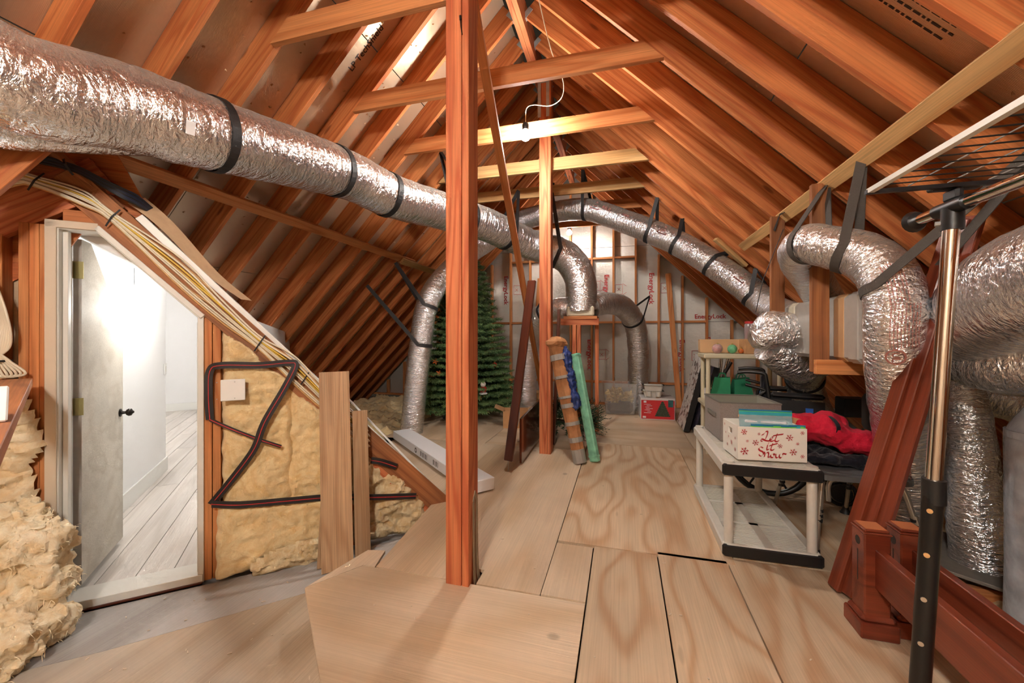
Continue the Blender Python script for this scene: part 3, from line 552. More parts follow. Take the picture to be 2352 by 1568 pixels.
# ------------------------------------------------------------------ ducts
TUBES = {}
def duct(name, label, pts, r, mat=FOIL, n=12, seg=32, wr=.03, seed=0, flat_end=False, sq=1.0):
    P = crom(pts, n); R = [r]*len(P) if not isinstance(r, (list, tuple)) else None
    if R is None:
        k = len(r)-1; R = [r[min(k, i//n)]*(1-(i % n)/n)+r[min(k, i//n+1)]*((i % n)/n) for i in range(len(P))]
    Q, RR, L = [P[0]], [R[0]], [0.]; step = .022                  # resample evenly
    acc = 0
    for i in range(1, len(P)):
        d = (P[i]-P[i-1]).length; m = max(1, round(d/step))
        for j in range(1, m+1): Q.append(P[i-1].lerp(P[i], j/m)); RR.append(R[i-1]+(R[i]-R[i-1])*j/m); L.append(L[-1]+d/m)
    mb = MB(); uv = []; a = None; fr = []
    for i, p in enumerate(Q):
        t = (Q[min(i+1, len(Q)-1)]-Q[max(i-1, 0)]).normalized()
        a = (UP-UP.dot(t)*t).normalized() if a is None and abs(t.z) < .95 else t.orthogonal().normalized() if a is None else (a-a.dot(t)*t).normalized()
        b = t.cross(a); fr.append((p, t, a, b, RR[i], L[i]))
        for j in range(seg+1):
            th = 2*PI*j/seg; c, s = math.cos(th), math.sin(th)
            k = 1+wr*noise.noise(V((L[i]*28+seed*9, c*1.3, s*1.3)))+wr*.9*noise.noise(V((L[i]*6+seed*3, c*2+5, s*2)))
            mb.v.append(tuple(p+RR[i]*k*(c*a+s*b*sq))); uv.append((L[i], th*RR[i]))
    m = seg+1
    for i in range(len(Q)-1):
        for j in range(seg): mb.f.append((i*m+j, i*m+j+1, (i+1)*m+j+1, (i+1)*m+j))
    for i0 in (0, len(Q)-1):
        mb.v.append(tuple(Q[i0])); uv.append((L[i0], 0)); c = len(mb.v)-1
        mb.f += [(i0*m+j, c, i0*m+j+1) if i0 else (i0*m+j+1, c, i0*m+j) for j in range(seg)]
    mb.uv = uv; t = thing(name, label, 'duct', tuple(Q[0])); o = mb.obj('foil_jacket', mat, t, True); TUBES[t] = fr; return t
def near(t, p): return min(TUBES[t], key=lambda f: (f[0]-V(p)).length)
def strap(t, p, anchor, w=.045, mat=BLACK, slack=1.03):
    c, T, a, b, r, L = near(t, p); v = V(anchor)-c; sh = T*v.dot(T); v = v-sh; D = v.length; e1 = v/D; e2 = T.cross(e1); r *= slack; ph = math.acos(min(.99, r/D))
    pts = [V(anchor)]+[c+r*(math.cos(x)*e1+math.sin(x)*e2) for x in (ph+(2*PI-2*ph)*k/24 for k in range(25))]+[V(anchor)]
    o = MB().band(pts, T, w, .004).obj('hanger_strap', mat, t); return o
def duct_text(t, L0, angle, s, size, mat=REDDUCT, rot=0, name='duct_print'):
    fr = TUBES[t]; me = text_mesh(s, size) if isinstance(s, str) else s
    def mp(u, v):
        L = L0+u; f = min(fr, key=lambda q: abs(q[5]-L)); th = angle-v/f[4]; d = math.cos(th)*f[2]+math.sin(th)*f[3]; return f[0]+f[1]*(L-f[5])+d*(f[4]*1.035)
    for v in me.vertices:
        x, y = v.co.x, v.co.y
        if rot: x, y = -y, x
        v.co = mp(x, y)
    return link(name, me, mat, t)
def marks(rows, cols, w, h, gap, seed=1):
    """blocks of unreadably small print"""
    mb = MB(); q = random.Random(seed)
    for i in range(rows):
        x = 0
        while x < cols*w:
            l = q.uniform(.4, 1.6)*w
            mb.add([(x, i*gap, 0), (x+l, i*gap, 0), (x+l, i*gap+h, 0), (x, i*gap+h, 0)], [(0, 1, 2, 3)]); x += l+w*.4
    return mb.mesh('m')
d1 = duct('flexible_duct', 'largest silver foil duct running under the left rafters to the far stand',
    [(-2.70, .62, 2.62), (-2.52, 1.03, 2.405), (-2.44, 1.40, 2.47), (-2.32, 1.815, 2.505), (-2.25, 2.85, 2.675), (-2.10, 3.31, 2.63), (-1.89, 4.03, 2.68), (-1.60, 4.64, 2.67), (-1.20, 5.22, 2.54), (-.78, 5.40, 2.41), (-.56, 5.42, 2.10), (-.54, 5.46, 1.66)],
    [.215, .21, .208, .205, .20, .20, .20, .20, .20, .21, .21, .21], FOILB, wr=.028, seed=1, seg=40)
for p, an in (((-2.33, 1.80, 2.5), (-2.62, 1.90, 2.86)), ((-2.25, 2.75, 2.66), (-2.62, 2.64, 2.86)), ((-2.1, 3.25, 2.63), (-2.5, 3.30, 2.98)), ((-1.75, 4.35, 2.68), (-2.0, 4.15, 3.42)), ((-1.45, 4.9, 2.62), (-1.3, 5.0, 3.2)), ((-.85, 5.4, 2.42), (-.9, 5.2, 3.2))): strap(d1, p, an, .05)
duct('flexible_duct', 'short foil branch duct dropping beside the largest duct at the left', [(-2.62, .55, 2.25), (-2.66, .95, 2.27), (-2.60, 1.25, 2.33), (-2.50, 1.55, 2.40)], [.15, .15, .13, .10], FOILB, seed=12)
def sticker(t, p, target, w_, h_):
    L_, a_ = ang_to(t, p, target); q_ = MB()
    for i in range(4): q_.add([(-w_/2+w_*i/4, -h_/2, 0), (-w_/2+w_*(i+1)/4, -h_/2, 0), (-w_/2+w_*(i+1)/4, h_/2, 0), (-w_/2+w_*i/4, h_/2, 0)], [(0, 1, 2, 3)])
    duct_text(t, L_, a_, q_.mesh('m'), 1, PAPER, name='paper_label')
def ang_to(t, p, target):
    f = near(t, p); v = V(target)-f[0]; return f[5], math.atan2(v.dot(f[3]), v.dot(f[2]))
sticker(d1, (-2.36, 1.62, 2.49), (-1.4, 0.9, 2.0), .03, .065)
d2 = duct('flexible_duct', 'silver foil duct arching over from the left floor to the right plenum',
    [(-2.76, 4.84, .0), (-2.645, 4.87, 1.143), (-2.555, 4.947, 1.80), (-2.342, 5.265, 2.286), (-2.023, 5.665, 2.70), (-1.478, 5.92, 3.07), (-.994, 5.847, 3.14), (-.501, 5.673, 3.09), (-.057, 5.589, 2.896), (.685, 5.379, 2.468), (1.25, 5.137, 1.974), (1.55, 4.9, 1.62), (1.62, 4.3, 1.45), (1.55, 3.75, 1.40)],
    .152, FOIL, seed=2, wr=.03)
for p, an in (((-1.1, 5.88, 3.13), (-1.0, 5.9, 3.6)), ((-.48, 5.67, 3.09), (-.50, 5.25, 3.48)), ((.35, 5.47, 2.66), (.42, 5.3, 3.05)), ((.66, 5.38, 2.48), (.72, 5.35, 2.78)), ((1.05, 5.23, 2.17), (1.22, 5.15, 2.30)), ((1.42, 5.0, 1.78), (1.40, 4.9, 2.05)), ((-2.58, 4.93, 1.7), (-2.95, 4.75, 2.30)), ((-2.64, 4.87, 1.18), (-3.25, 4.55, 1.98))): strap(d2, p, an, .045)
for p, s_, sz in (((-.2, 5.6, 2.97), 'R8.0', .07), ((.05, 5.57, 2.84), 'R8.0', .05)):
    L_, a_ = ang_to(d2, p, (0, 0, 4.5)); duct_text(d2, L_, a_, s_, sz)
for p in ((-.35, 5.63, 3.04), (.5, 5.43, 2.58), (1.30, 5.1, 1.93)):
    L_, a_ = ang_to(d2, p, (0, 0, 4.5)); tri = MB()
    for q0, q1 in (((-.06, -.05), (.06, -.05)), ((.06, -.05), (0, .06)), ((0, .06), (-.06, -.05)), ((-.015, -.02), (.02, -.01))): tri.band([(*q0, 0), (*q1, 0)], (q0[1]-q1[1], q1[0]-q0[0], 0), .012, .0005)
    duct_text(d2, L_, a_, tri.mesh('m'), 1)
d3 = duct('flexible_duct', 'silver foil duct bending in an upside-down U over the plenum to the floor',
    [(1.50, 3.55, 1.55), (1.316, 3.32, 1.709), (1.108, 3.0, 1.832), (1.076, 2.80, 1.87), (1.133, 2.685, 1.828), (1.252, 2.58, 1.748), (1.31, 2.49, 1.625), (1.325, 2.45, 1.486), (1.33, 2.464, 1.329), (1.41, 2.591, 1.019), (1.549, 2.796, .747), (1.80, 3.197, -.02)],
    [.12, .12, .118, .116, .118, .122, .127, .126, .126, .128, .135, .15], FOIL, seed=3, wr=.035)
for p, an in (((1.08, 2.78, 1.86), (1.235, 2.93, 2.28)), ((1.20, 2.62, 1.79), (1.235, 2.55, 2.28)), ((1.345, 2.5, 1.55), (1.52, 1.95, 2.05))): strap(d3, p, an, .045, GSTRAP)
for p, rows in (((1.345, 2.5, 1.53), 6), ((1.33, 2.46, 1.36), 9), ((1.41, 2.59, .95), 5), ((1.6, 2.85, .62), 4)):
    L_, a_ = ang_to(d3, p, (0, 0, p[2])); duct_text(d3, L_-.1, a_+.15, marks(rows, 18, .009, .0045, .013, rows), 1)
L_, a_ = ang_to(d3, (1.34, 2.48, 1.25), (0, 0, 1.3)); ub = MB()
ub.band([(.035*math.cos(k*PI/8), .035*math.sin(k*PI/8), 0) for k in range(17)], (0, 0, 1), .0005, .008); duct_text(d3, L_, a_, ub.mesh('m'), 1); duct_text(d3, L_, a_, 'UL', .04)
sticker(d3, (1.72, 3.07, .2), (0, 0, .5), .03, .10)
d4 = duct('flexible_duct', 'widest foil duct bulging in from the right edge behind the clothes rack', [(1.66, 2.56, 1.30), (1.62, 2.35, 1.42), (1.60, 2.05, 1.52), (1.66, 1.6, 1.58), (1.78, 1.0, 1.55), (1.9, .3, 1.3)], [.17, .21, .24, .25, .25, .25], FOILB, seed=4, wr=.022, seg=40)
MB().band(crom([(1.60, 2.02, 1.765), (1.64, 2.0, 1.80), (1.66, 2.0, 1.86), (1.70, 1.98, 1.95)]), (0, 1, 0), .045, .004).ball((1.62, 2.0, 1.785), .035, 8, (1.4, 1.2, .6)).obj('hanger_strap', BLACK, d4)
d5 = duct('flexible_duct', 'low foil duct passing beneath the widest one at the right', [(1.62, 2.72, 1.26), (1.74, 2.42, 1.20), (1.96, 2.0, 1.22), (2.1, 1.5, 1.2)], [.13, .16, .17, .17], FOILB, seed=5)
d6 = duct('flexible_duct', 'wrinkled upright foil duct behind the black pole of the clothes rack', [(1.78, 2.86, 1.22), (1.83, 2.83, 1.05), (1.86, 2.82, .78), (1.885, 2.83, .5), (1.92, 2.84, .25), (1.96, 2.86, -.02)], [.075, .085, .10, .115, .13, .14], FOIL, seed=6, wr=.05)
d7 = duct('flexible_duct', 'foil duct lying low toward the right eave behind the upright one', [(1.92, 3.15, 1.0), (2.1, 3.0, .98), (2.35, 2.75, .85), (2.5, 2.3, .72), (2.6, 1.8, .6)], .13, FOIL, seed=7, wr=.05)
d8 = duct('flexible_duct', 'foil duct elbow hanging under the plenum behind the wheelchair', [(1.50, 3.62, 1.17), (1.46, 3.80, 1.06), (1.52, 4.0, .92), (1.66, 4.25, .70), (1.95, 4.6, .35), (2.2, 4.8, .02)], [.13, .14, .14, .14, .14, .14], FOIL, seed=8, wr=.05)
strap(d8, (1.50, 3.95, .96), (1.45, 3.95, 1.16), .045)
d9 = duct('flexible_duct', 'foil duct elbow from far stand down to floor beside the clear bin', [(-.42, 5.55, 1.70), (-.22, 5.85, 1.78), (.02, 6.35, 1.74), (.19, 6.75, 1.50), (.25, 6.98, 1.1), (.26, 7.25, .6), (.26, 7.42, .0)], [.15, .155, .165, .17, .17, .17, .17], FOIL, seed=9, wr=.05)
strap(d9, (.15, 6.65, 1.58), (.42, 6.75, 1.95), .04)
d10 = duct('flexible_duct', 'foil duct elbow from far stand down to floor behind the further post', [(-.66, 5.5, 1.68), (-.88, 5.5, 1.69), (-1.15, 5.65, 1.58), (-1.33, 5.85, 1.3), (-1.42, 6.0, .8), (-1.45, 6.1, .0)], .15, FOIL, seed=10, wr=.05)
strap(d10, (-1.1, 5.5, 1.57), (-1.05, 5.5, 1.9), .04)
# stand under the far junction
ps = thing('duct_stand', 'timber stand carrying the junction of three far ducts', 'stand', (-.54, 5.5, 0))
MB().box((-.54, 5.5, 1.555), (.44, .40, .04), ch=.003).obj('top_board', W_STUD, ps)
board('rail', (-.80, 5.34, 1.50), (-.30, 5.34, 1.50), .089, .038, UP, W_POST, ps)
for x in (-.62, -.56): board('leg', (x, 5.36, .0), (x, 5.36, 1.46), .05, .089, (1, 0, 0), W_POST, ps)
board('leg', (-.34, 5.6, .0), (-.34, 5.6, 1.53), .05, .05, (1, 0, 0), W_POST, ps)
MB().box((-.54, 5.48, 1.64), (.36, .36, .14), ch=.02).obj('junction_box', MASTIC, ps)
# plenum with its hangers
pl = thing('duct_plenum', 'large wrapped duct plenum slung on timber hangers at the right', 'plenum', (1.5, 3.1, 1.16))
M_ = Matrix.Translation((1.52, 3.15, 1.365))
MB().box((0, 0, 0), (.50, 1.16, .40), ch=.025).obj('wrapped_box', BOXGREY, pl, M=M_)
MB().box((0, -.28, 0), (.506, .16, .406), ch=.025).obj('tan_band', BOXTAN, pl, M=M_); MB().box((0, -.44, 0), (.512, .14, .412), ch=.025).obj('grey_band', BOXGREY, pl, M=M_); MB().box((0, .42, 0), (.512, .16, .412), ch=.03).obj('mastic_band', MASTIC, pl, M=M_)
MB().box((0, -.56, 0), (.516, .06, .416), ch=.03).obj('mastic_band', MASTIC, pl, M=M_)
for y in (2.93, 3.64): board('hanger_post', (1.192, y, 1.09), (1.192, y, 2.27), .095, .038, (1, 0, 0), W_DIRTY, pl)
board('cross_beam', (1.15, 2.885, 1.125), (1.95, 2.885, 1.125), .089, .038, UP, W_STUD, pl); board('cross_beam', (1.16, 3.685, 1.125), (1.95, 3.685, 1.125), .089, .038, UP, W_STUD, pl)
cp = MB(); uv = []; seg = 36; prof = [(0, .0), (.02, .10), (.06, .145), (.12, .155), (.22, .15), (.30, .15), (.36, .165), (.40, .18)]
ax0, axd = V((.985, 3.50, 1.36)), V((1, .28, -.04)).normalized(); e1 = UP; e2 = axd.cross(e1).normalized(); e1 = e2.cross(axd)
for i, (l, r) in enumerate(prof):
    for j in range(seg+1):
        th = 2*PI*j/seg; k = 1+.07*noise.noise(V((l*9, math.cos(th)*2.2, math.sin(th)*2.2))) if i else 1
        cp.v.append(tuple(ax0+axd*(l+(.03*math.cos(th) if i < 4 else 0))+r*k*(math.cos(th)*e1+math.sin(th)*e2))); uv.append((l, th*.15))
for i in range(len(prof)-1):
    for j in range(seg): cp.f.append((i*(seg+1)+j, i*(seg+1)+j+1, (i+1)*(seg+1)+j+1, (i+1)*(seg+1)+j))
cp.uv = uv; cp.obj('foil_cap', FOIL2, pl, True)
cone = MB(); uv = []
for i in range(9):
    f = i/8; c = V((1.12, 3.60, 1.24)).lerp(V((1.42, 3.74, 1.04)), f); r = .13+.02*math.sin(f*PI)
    ax = V((.80, .40, -.55)).normalized(); a = ax.orthogonal().normalized(); b = ax.cross(a)
    for j in range(25): th = 2*PI*j/24; cone.v.append(tuple(c+r*(1+.05*noise.noise(V((f*4, math.cos(th)*2, math.sin(th)*2))))*(math.cos(th)*a+math.sin(th)*b))); uv.append((f*.4, th*.13))
for i in range(8):
    for j in range(24): cone.f.append((i*25+j, i*25+j+1, (i+1)*25+j+1, (i+1)*25+j))
cone.f.append(tuple(range(24))); cone.uv = uv; cone.obj('foil_elbow', FOIL2, pl, True)
MB().band([(1.0, 3.5, 1.50), (1.05, 3.5, 1.75), (1.17, 3.45, 2.12)], (0, 1, 0), .012, .003).obj('hanger_strap', BLACK, pl)
MB().band([(1.16, 3.60, 2.15), (1.18, 3.55, 2.26), (1.26, 3.5, 2.3)], (0, 1, 0), .05, .004).obj('hanger_strap', BLACK, pl)
# ------------------------------------------------------------------ insulation
def inside(poly, x, y):
    c = False; n = len(poly)
    for i in range(n):
        (x0, y0), (x1, y1) = poly[i], poly[i-1]
        if (y0 > y) != (y1 > y) and x < (x1-x0)*(y-y0)/(y1-y0)+x0: c = not c
    return c
def edge_d(poly, x, y):
    m = 9
    for i in range(len(poly)):
        a, b = V((*poly[i-1], 0)), V((*poly[i], 0)); ab = b-a; t = max(0, min(1, (V((x, y, 0))-a).dot(ab)/ab.dot(ab))); m = min(m, (a+ab*t-V((x, y, 0))).length)
    return m
def quilt(poly, th, place, step=.014, seed=0, bill=.045, rough=.018, ragged=.012):
    xs = [p[0] for p in poly]; ys = [p[1] for p in poly]; nx = int((max(xs)-min(xs))/step)+3; ny = int((max(ys)-min(ys))/step)+3; idx = {}; mb = MB(); q = V((seed*7.1, seed*3.3, seed))
    for i in range(nx):
        for j in range(ny):
            x, y = min(xs)+(i-1)*step, min(ys)+(j-1)*step; jx = ragged*noise.noise(V((x*14, y*14, seed+9))); jy = ragged*noise.noise(V((x*14, y*14, seed+4)))
            if not inside(poly, x, y): continue
            e = min(1, edge_d(poly, x, y)/.06); e = math.sin(e*PI/2)**.7
            h = th*e+bill*noise.noise(V((x*5, y*5, seed))+q)*e+rough*noise.fractal(V((x*16, y*22, seed))+q, .8, 2.1, 5)*(.4+.6*e)-abs(noise.noise(V((x*3.5, y*8, seed*2))+q))*bill*.5*e
            idx[i, j] = len(mb.v); mb.v.append(tuple(place(x+jx, y+jy, h)))
    for (i, j), k in idx.items():
        if all(c in idx for c in ((i+1, j), (i+1, j+1), (i, j+1))): mb.f.append((k, idx[i+1, j], idx[i+1, j+1], idx[i, j+1]))
    return mb
def on_wall(f0): return lambda x, y, h: wl(x, y, -(f0+h))
def rake(t): return WSL-.055-t*1.03
one('insulation_batt', quilt([(.085, .22), (.085, rake(.09)-.02), (.50, rake(.50)+.01), (.50, .20)], .10, on_wall(-.05), seed=1), FIBER, 'tall yellow insulation batt beside the door behind the white junction box', 'insulation', smooth=True)
one('insulation_batt', quilt([(.44, .20), (.44, rake(.44)), (.66, rake(.66)), (.90, rake(.90)+.01), (.90, .16)], .095, on_wall(-.055), seed=2), FIBER, 'yellow insulation batt behind the leaning oak planks below the rake', 'insulation', smooth=True)
one('insulation_batt', quilt([(.85, -.2), (.85, rake(.85)), (1.0, .50), (1.20, .28), (1.40, .08), (1.42, -.2)], .09, on_wall(-.055), seed=3, bill=.06, rough=.03), FIBERW, 'torn pale insulation batt stuffed in the narrow corner past the planks', 'insulation', smooth=True)
one('insulation_batt', quilt([(.05, -.2), (.06, .29), (.30, .26), (.80, .24), (.86, -.2)], .15, on_wall(-.05), seed=4, bill=.05), FIBER, 'low yellow insulation batt bulging onto the grey landing', 'insulation', smooth=True)
one('insulation_batt', quilt([(.26, -.199), (.24, -.10), (.40, -.04), (.62, -.02), (.70, -.08), (.72, -.199)], .05, on_wall(.09), seed=5, bill=.03, rough=.03), FIBERW, 'crumpled pale insulation scrap at the foot of the low batt', 'insulation', smooth=True)
one('insulation_batt', quilt([(-.74, .2), (-.68, .42), (-.72, .62), (-.665, .74), (-.70, .90), (-.73, 1.0), (-.80, 1.0), (-1.25, .95), (-1.3, .2)], .08, on_wall(.01), seed=6, bill=.06, rough=.04), FIBERP, 'torn insulation batt hanging between studs left of the door', 'insulation', smooth=True)
one('insulation_batt', quilt([(-.895, .95), (-.895, 1.72), (-1.3, 1.5), (-1.3, .95)], .04, on_wall(-.06), seed=8, bill=.02), FIBER, 'insulation batt behind the white cable loop at the left edge', 'insulation', smooth=True)
def remesh(mb, vox):
    me = mb.mesh('r'); o = bpy.data.objects.new('r', me); COL.objects.link(o); md = o.modifiers.new('r', 'REMESH'); md.mode = 'VOXEL'; md.voxel_size = vox
    bpy.context.view_layer.update(); out = bpy.data.meshes.new_from_object(o.evaluated_get(bpy.context.evaluated_depsgraph_get())); bpy.data.objects.remove(o); return out
def fluff(me, amp, f, seed=0, oct_=5):
    q = V((seed*5.3, seed*1.7, seed)); nm = [v.normal.copy() for v in me.vertices]
    for v, n in zip(me.vertices, nm): v.co += n*(amp*noise.fractal(v.co*f+q, .8, 2.1, oct_)-amp*.4*abs(noise.noise(v.co*f*.6+q)))
    return me
pm = MB()
for t, z, f, r in ((-.76, .0, .28, .23), (-1.0, .08, .30, .28), (-.66, .24, .24, .16), (-.85, .36, .25, .20), (-.60, .10, .24, .15), (-.66, -.08, .40, .17), (-1.2, .2, .3, .3), (-.575, -.10, .27, .12), (-.70, .38, .2, .12), (-.90, -.1, .5, .17), (-1.1, -.05, .52, .24), (-.83, .34, .2, .11)): pm.ball(wl(t, z, -f), r, 16, (1, 1, .9))
pm_me = fluff(fluff(remesh(pm, .011), .06, 6, 3, 3), .024, 19, 5, 4)
pile = link('insulation_pile', pm_me, FIBERP, None, None, True); tag(pile, 'fluffy heap of torn insulation piled left of the open door', 'insulation')
fb = MB(); vs_ = pm_me.vertices
for i in range(2600):
    v = vs_[RND.randrange(len(vs_))]; n = v.normal; d = (n*.5+V((RND.gauss(0, 1), RND.gauss(0, 1), RND.gauss(0, .8)))*.6).normalized(); l = RND.uniform(.012, .032); sd = d.orthogonal()*.0011; k = V((0, 0, -.3))*l
    fb.add([v.co-sd, v.co+sd, v.co+d*l*.6+sd, v.co+d*l+k, v.co+d*l*.6-sd], [(0, 1, 2, 4), (4, 2, 3)])
tag(fb.obj('loose_fibers', plain('glass_fiber', (246, 230, 196), .9), pile), kind='stuff')
def on_floor(z0): return lambda x, y, h: V((x, y, z0+h))
one('insulation_bed', quilt([(-5.2, 3.9), (-5.2, 7.7), (-2.9, 7.7), (-3.02, 4.62), (-2.8, 4.5), (-3.4, 4.35)], .12, on_floor(-.12), step=.04, seed=11, bill=.10, rough=.05), FIBER, 'rumpled insulation laid over the joists beyond the left deck edge', 'insulation', smooth=True)
one('insulation_bed', quilt([(1.76, 1.2), (1.76, 5.05), (2.1, 5.1), (2.12, 7.7), (3.25, 7.7), (3.25, 1.2)], .10, on_floor(-.14), step=.035, seed=12, bill=.09, rough=.04), FIBER, 'rumpled insulation laid along the right eave behind the ducts', 'insulation', smooth=True)
# ------------------------------------------------------------------ cables and strips on the door wall
def cable(name, pts, r, mat, parent, n=7): return MB().pipe(crom(pts, 8), r, n).obj(name, mat, parent, True)
cb_ = thing('cable_bundle', 'bundle of pale house cables stapled along the raking timber', 'cables', tuple(wl(0, 1.5, -.06)))
for i in range(11):
    o = (i-5)*.011; mat = CABY if i in (6, 7) else CABW if i % 3 else CABT; q = RND.uniform(-.015, .015); f = .045+.006*(i % 3)
    cable('cable', [wl(-.95, 2.10+o*2.5+q, -f), wl(-.78, 2.14+o*.8, -f), wl(-.70, 2.13+o*.5, -f), wl(-.52, 2.06+o*.7+q, -f), wl(-.40, 1.98+o*.5, -f), wl(-.1, 1.68+o*1.6+q, -f), wl(.1, 1.48+o*1.3-q, -f), wl(.3, 1.27+o*.8, -f), wl(.50, 1.07+o*1.7+q, -f), wl(.70, .85+o*1.4, -f), wl(.88, .66+o*1.5, -f), wl(1.0, .52+o, -f+.05)], .0055, mat, cb_)
for t, z in ((-.70, 2.13), (-.40, 1.98), (.30, 1.27), (.55, 1.02)): MB().band([wl(t-.03, z-.05, -.05), wl(t, z, -.068), wl(t+.03, z+.05, -.05)], WD-UP, .008, .003).obj('cable_tie', BLACK, cb_)
cd_ = thing('cable_bundle', 'bundle of dark blue and black cables above the pale ones', 'cables', tuple(wl(-.6, 2.2, -.06)))
for i in range(8):
    o = (i-4)*.006; cable('cable', [wl(-.98, 2.27+o, -.05-.012*(i%3)), wl(-.75, 2.26+o, -.05), wl(-.56, 2.23+o*.8, -.055), wl(-.44, 2.17+o, -.05), wl(-.36, 2.13+o*1.3, -.04), wl(-.31, 2.11+o*1.3, .0), wl(-.27, 2.08+o, .10)], .0055, CABB if i % 3 else RUBBER, cd_)
MB().band([wl(-.60, 2.28, -.05), wl(-.58, 2.235, -.085), wl(-.56, 2.19, -.05)], WD, .01, .003).obj('cable_tie', BLACK, cd_)
hs = thing('torn_sheet', 'curled torn sheet of brown paper at the top of the white rake edge', 'paper sheet', tuple(wl(-.25, 2.0, .05)))
sm = MB(); 
for i in range(13):
    for j in range(6):
        a, b = i/12, j/5; t = -.36+a*.55; sm.v.append(tuple(wl(t+.05*b, WSL+.16-t+.07*b*(1-a)+.02*math.sin(a*7), .02+.10*b)))
for i in range(12):
    for j in range(5): k = i*6+j; sm.f.append((k, k+6, k+7, k+1))
sm.obj('sheet', plain('kraft_paper', (196, 160, 122), .8, noise_amt=.1), hs, True)
zs = thing('sealing_strip', 'long black zippered strip with red line draped over the insulation', 'strip', tuple(wl(.3, .7, -.1)))
def zstrip(pts, w=.042):
    P = [wl(t, z, -f) for t, z, f in pts]; C = crom(P, 8); W_ = []
    for i in range(len(C)): tg = (C[min(i+1, len(C)-1)]-C[max(0, i-1)]).normalized(); W_.append(WN.cross(tg))
    o = MB().band(C, W_, w, .006).obj('strip', BLACK, zs); MB().band([c+WN*.0045 for c in C], W_, .0045, .002).obj('red_line', RED, o)
zstrip([(.035, .80, .02), (.03, .95, .03), (.038, 1.10, .035), (.10, 1.135, .06), (.30, 1.13, .08), (.46, 1.14, .07), (.50, 1.12, .08), (.44, .98, .09), (.33, .77, .10), (.27, .60, .09), (.15, .42, .07), (.045, .28, .04)])
zstrip([(.05, .285, .05), (.2, .27, .10), (.45, .25, .11), (.72, .22, .10), (1.0, .16, .08), (1.30, .11, .07)])
zstrip([(.035, .80, .02), (.15, .74, .07), (.30, .66, .09), (.42, .60, .09)], .02)
zstrip([(.98, .42, .05), (1.05, .40, .06), (1.16, .345, .05)], .045)
jb = thing('junction_box', 'square white cover plate on a box against the insulation', 'junction box', tuple(wl(.13, .985, -.10)))
MB().box((0, 0, 0), (.125, .13, .01), ch=.003).obj('cover', WHITE, jb, M=frame(wl(.13, .985, -.11), wl(.2, .985, -.11), UP)); MB().box((0, 0, 0), (.09, .10, .09)).obj('box', BLUE, jb, M=frame(wl(.13, .985, -.06), wl(.2, .985, -.06), UP))
for a in (-.045, .045):
    for b in (-.05, .05): MB().cyl(wl(.13+a, .985+b, -.117), wl(.13+a, .985+b, -.114), .003, n=8).obj('screw', STEEL, jb)
wc = thing('cable_loop', 'coil of white cable hanging at the far left edge', 'cables', tuple(wl(-.9, 1.4, -.08)))
for i in range(8):
    o = (i-4)*.008; cable('cable', [wl(-.98+o, 1.74, -.05), wl(-.87+o, 1.60, -.07), wl(-.80+o*.8, 1.42, -.08-o), wl(-.80+o, 1.27, -.09), wl(-.815-o, 1.19, -.08), wl(-.795-o*2, 1.12, -.07), wl(-.80+o, 1.105, -.06)], .006, CABW, wc)
MB().band([wl(-.85, 1.19, -.06), wl(-.815, 1.19, -.115), wl(-.78, 1.19, -.06)], UP, .01, .003).obj('cable_tie', BLACK, wc)
bl = board('ledge_board', (-2.958, 1.258, 1.081), (-1.15, .40, 1.081), .13, .038, (.429, .903, 0), W_DIRTY); tag(bl, 'dusty timber ledge jutting toward the left edge below the cable coil', 'ledge')
ob = thing('outlet_box', 'white outlet box with blue back standing on the timber ledge', 'outlet', (-1.47, .62, 1.10))
M_ = Matrix.Translation((-1.535, .60, 1.146)) @ Matrix.Rotation(math.radians(-30), 4, 'Z') @ Matrix.Rotation(math.radians(-14), 4, 'Y')
MB().box((0, 0, 0), (.01, .085, .09), ch=.003).obj('cover', WHITE, ob, M=M_); MB().box((-.035, 0, 0), (.06, .065, .075)).obj('box', BLUE, ob, M=M_)
for z in (.02, -.02): MB().box((.006, 0, z), (.004, .026, .022)).obj('socket', TRIMW, ob, M=M_)
# ------------------------------------------------------------------ planks, white carton
def lean(name, b0, t0, w, th, side, mat, label, cat, group=None): return tag(board(name, b0, t0, w, th, side, mat), label, cat, group)
lean('oak_plank', wl(.745, -.195, -.27), wl(.735, 1.07, -.075), .19, .014, WD, W_OAK, 'wide oak floorboard leaning upright against the raking timber', 'plank')
lean('oak_plank', wl(.905, -.195, -.22), wl(.90, .79, -.08), .10, .014, WD, W_OAK, 'shorter narrow oak floorboard leaning beside the wide one', 'plank')
lean('oak_plank', wl(.655, -.195, -.20), wl(.70, .55, -.06), .06, .014, WD, W_OAK, 'offcut of oak floorboard hidden behind the wide one', 'plank')
lb_ = thing('long_carton', 'long flat white cardboard carton lying on the deck by the post', 'carton', (-1.9, 3.8, 0))
a, b = V((-2.72, 4.53, .065)), V((-1.12, 3.14, .065)); M_ = frame(a, b, UP)
MB().box((0, 0, 0), ((b-a).length, .10, .22), ch=.004).obj('carton', PAPER, lb_, M=M_)
fc = M_ @ V((0, 0, .1105)); sd_ = (M_.to_3x3() @ V((0, 0, 1))); sd_ = sd_ if sd_.dot(V((0, -1, 0))) > 0 else -sd_
for x0, n_ in ((-.10, 6), (.25, 4)):
    mk = MB()
    for i in range(n_): c = (a+b)/2+(b-a).normalized()*(x0+i*.035)+sd_*.1105; mk.band([c-UP*.025, c+UP*.025], (b-a).normalized(), .008 if i % 2 else .016, .001)
    mk.obj('carton_print', INK, lb_)
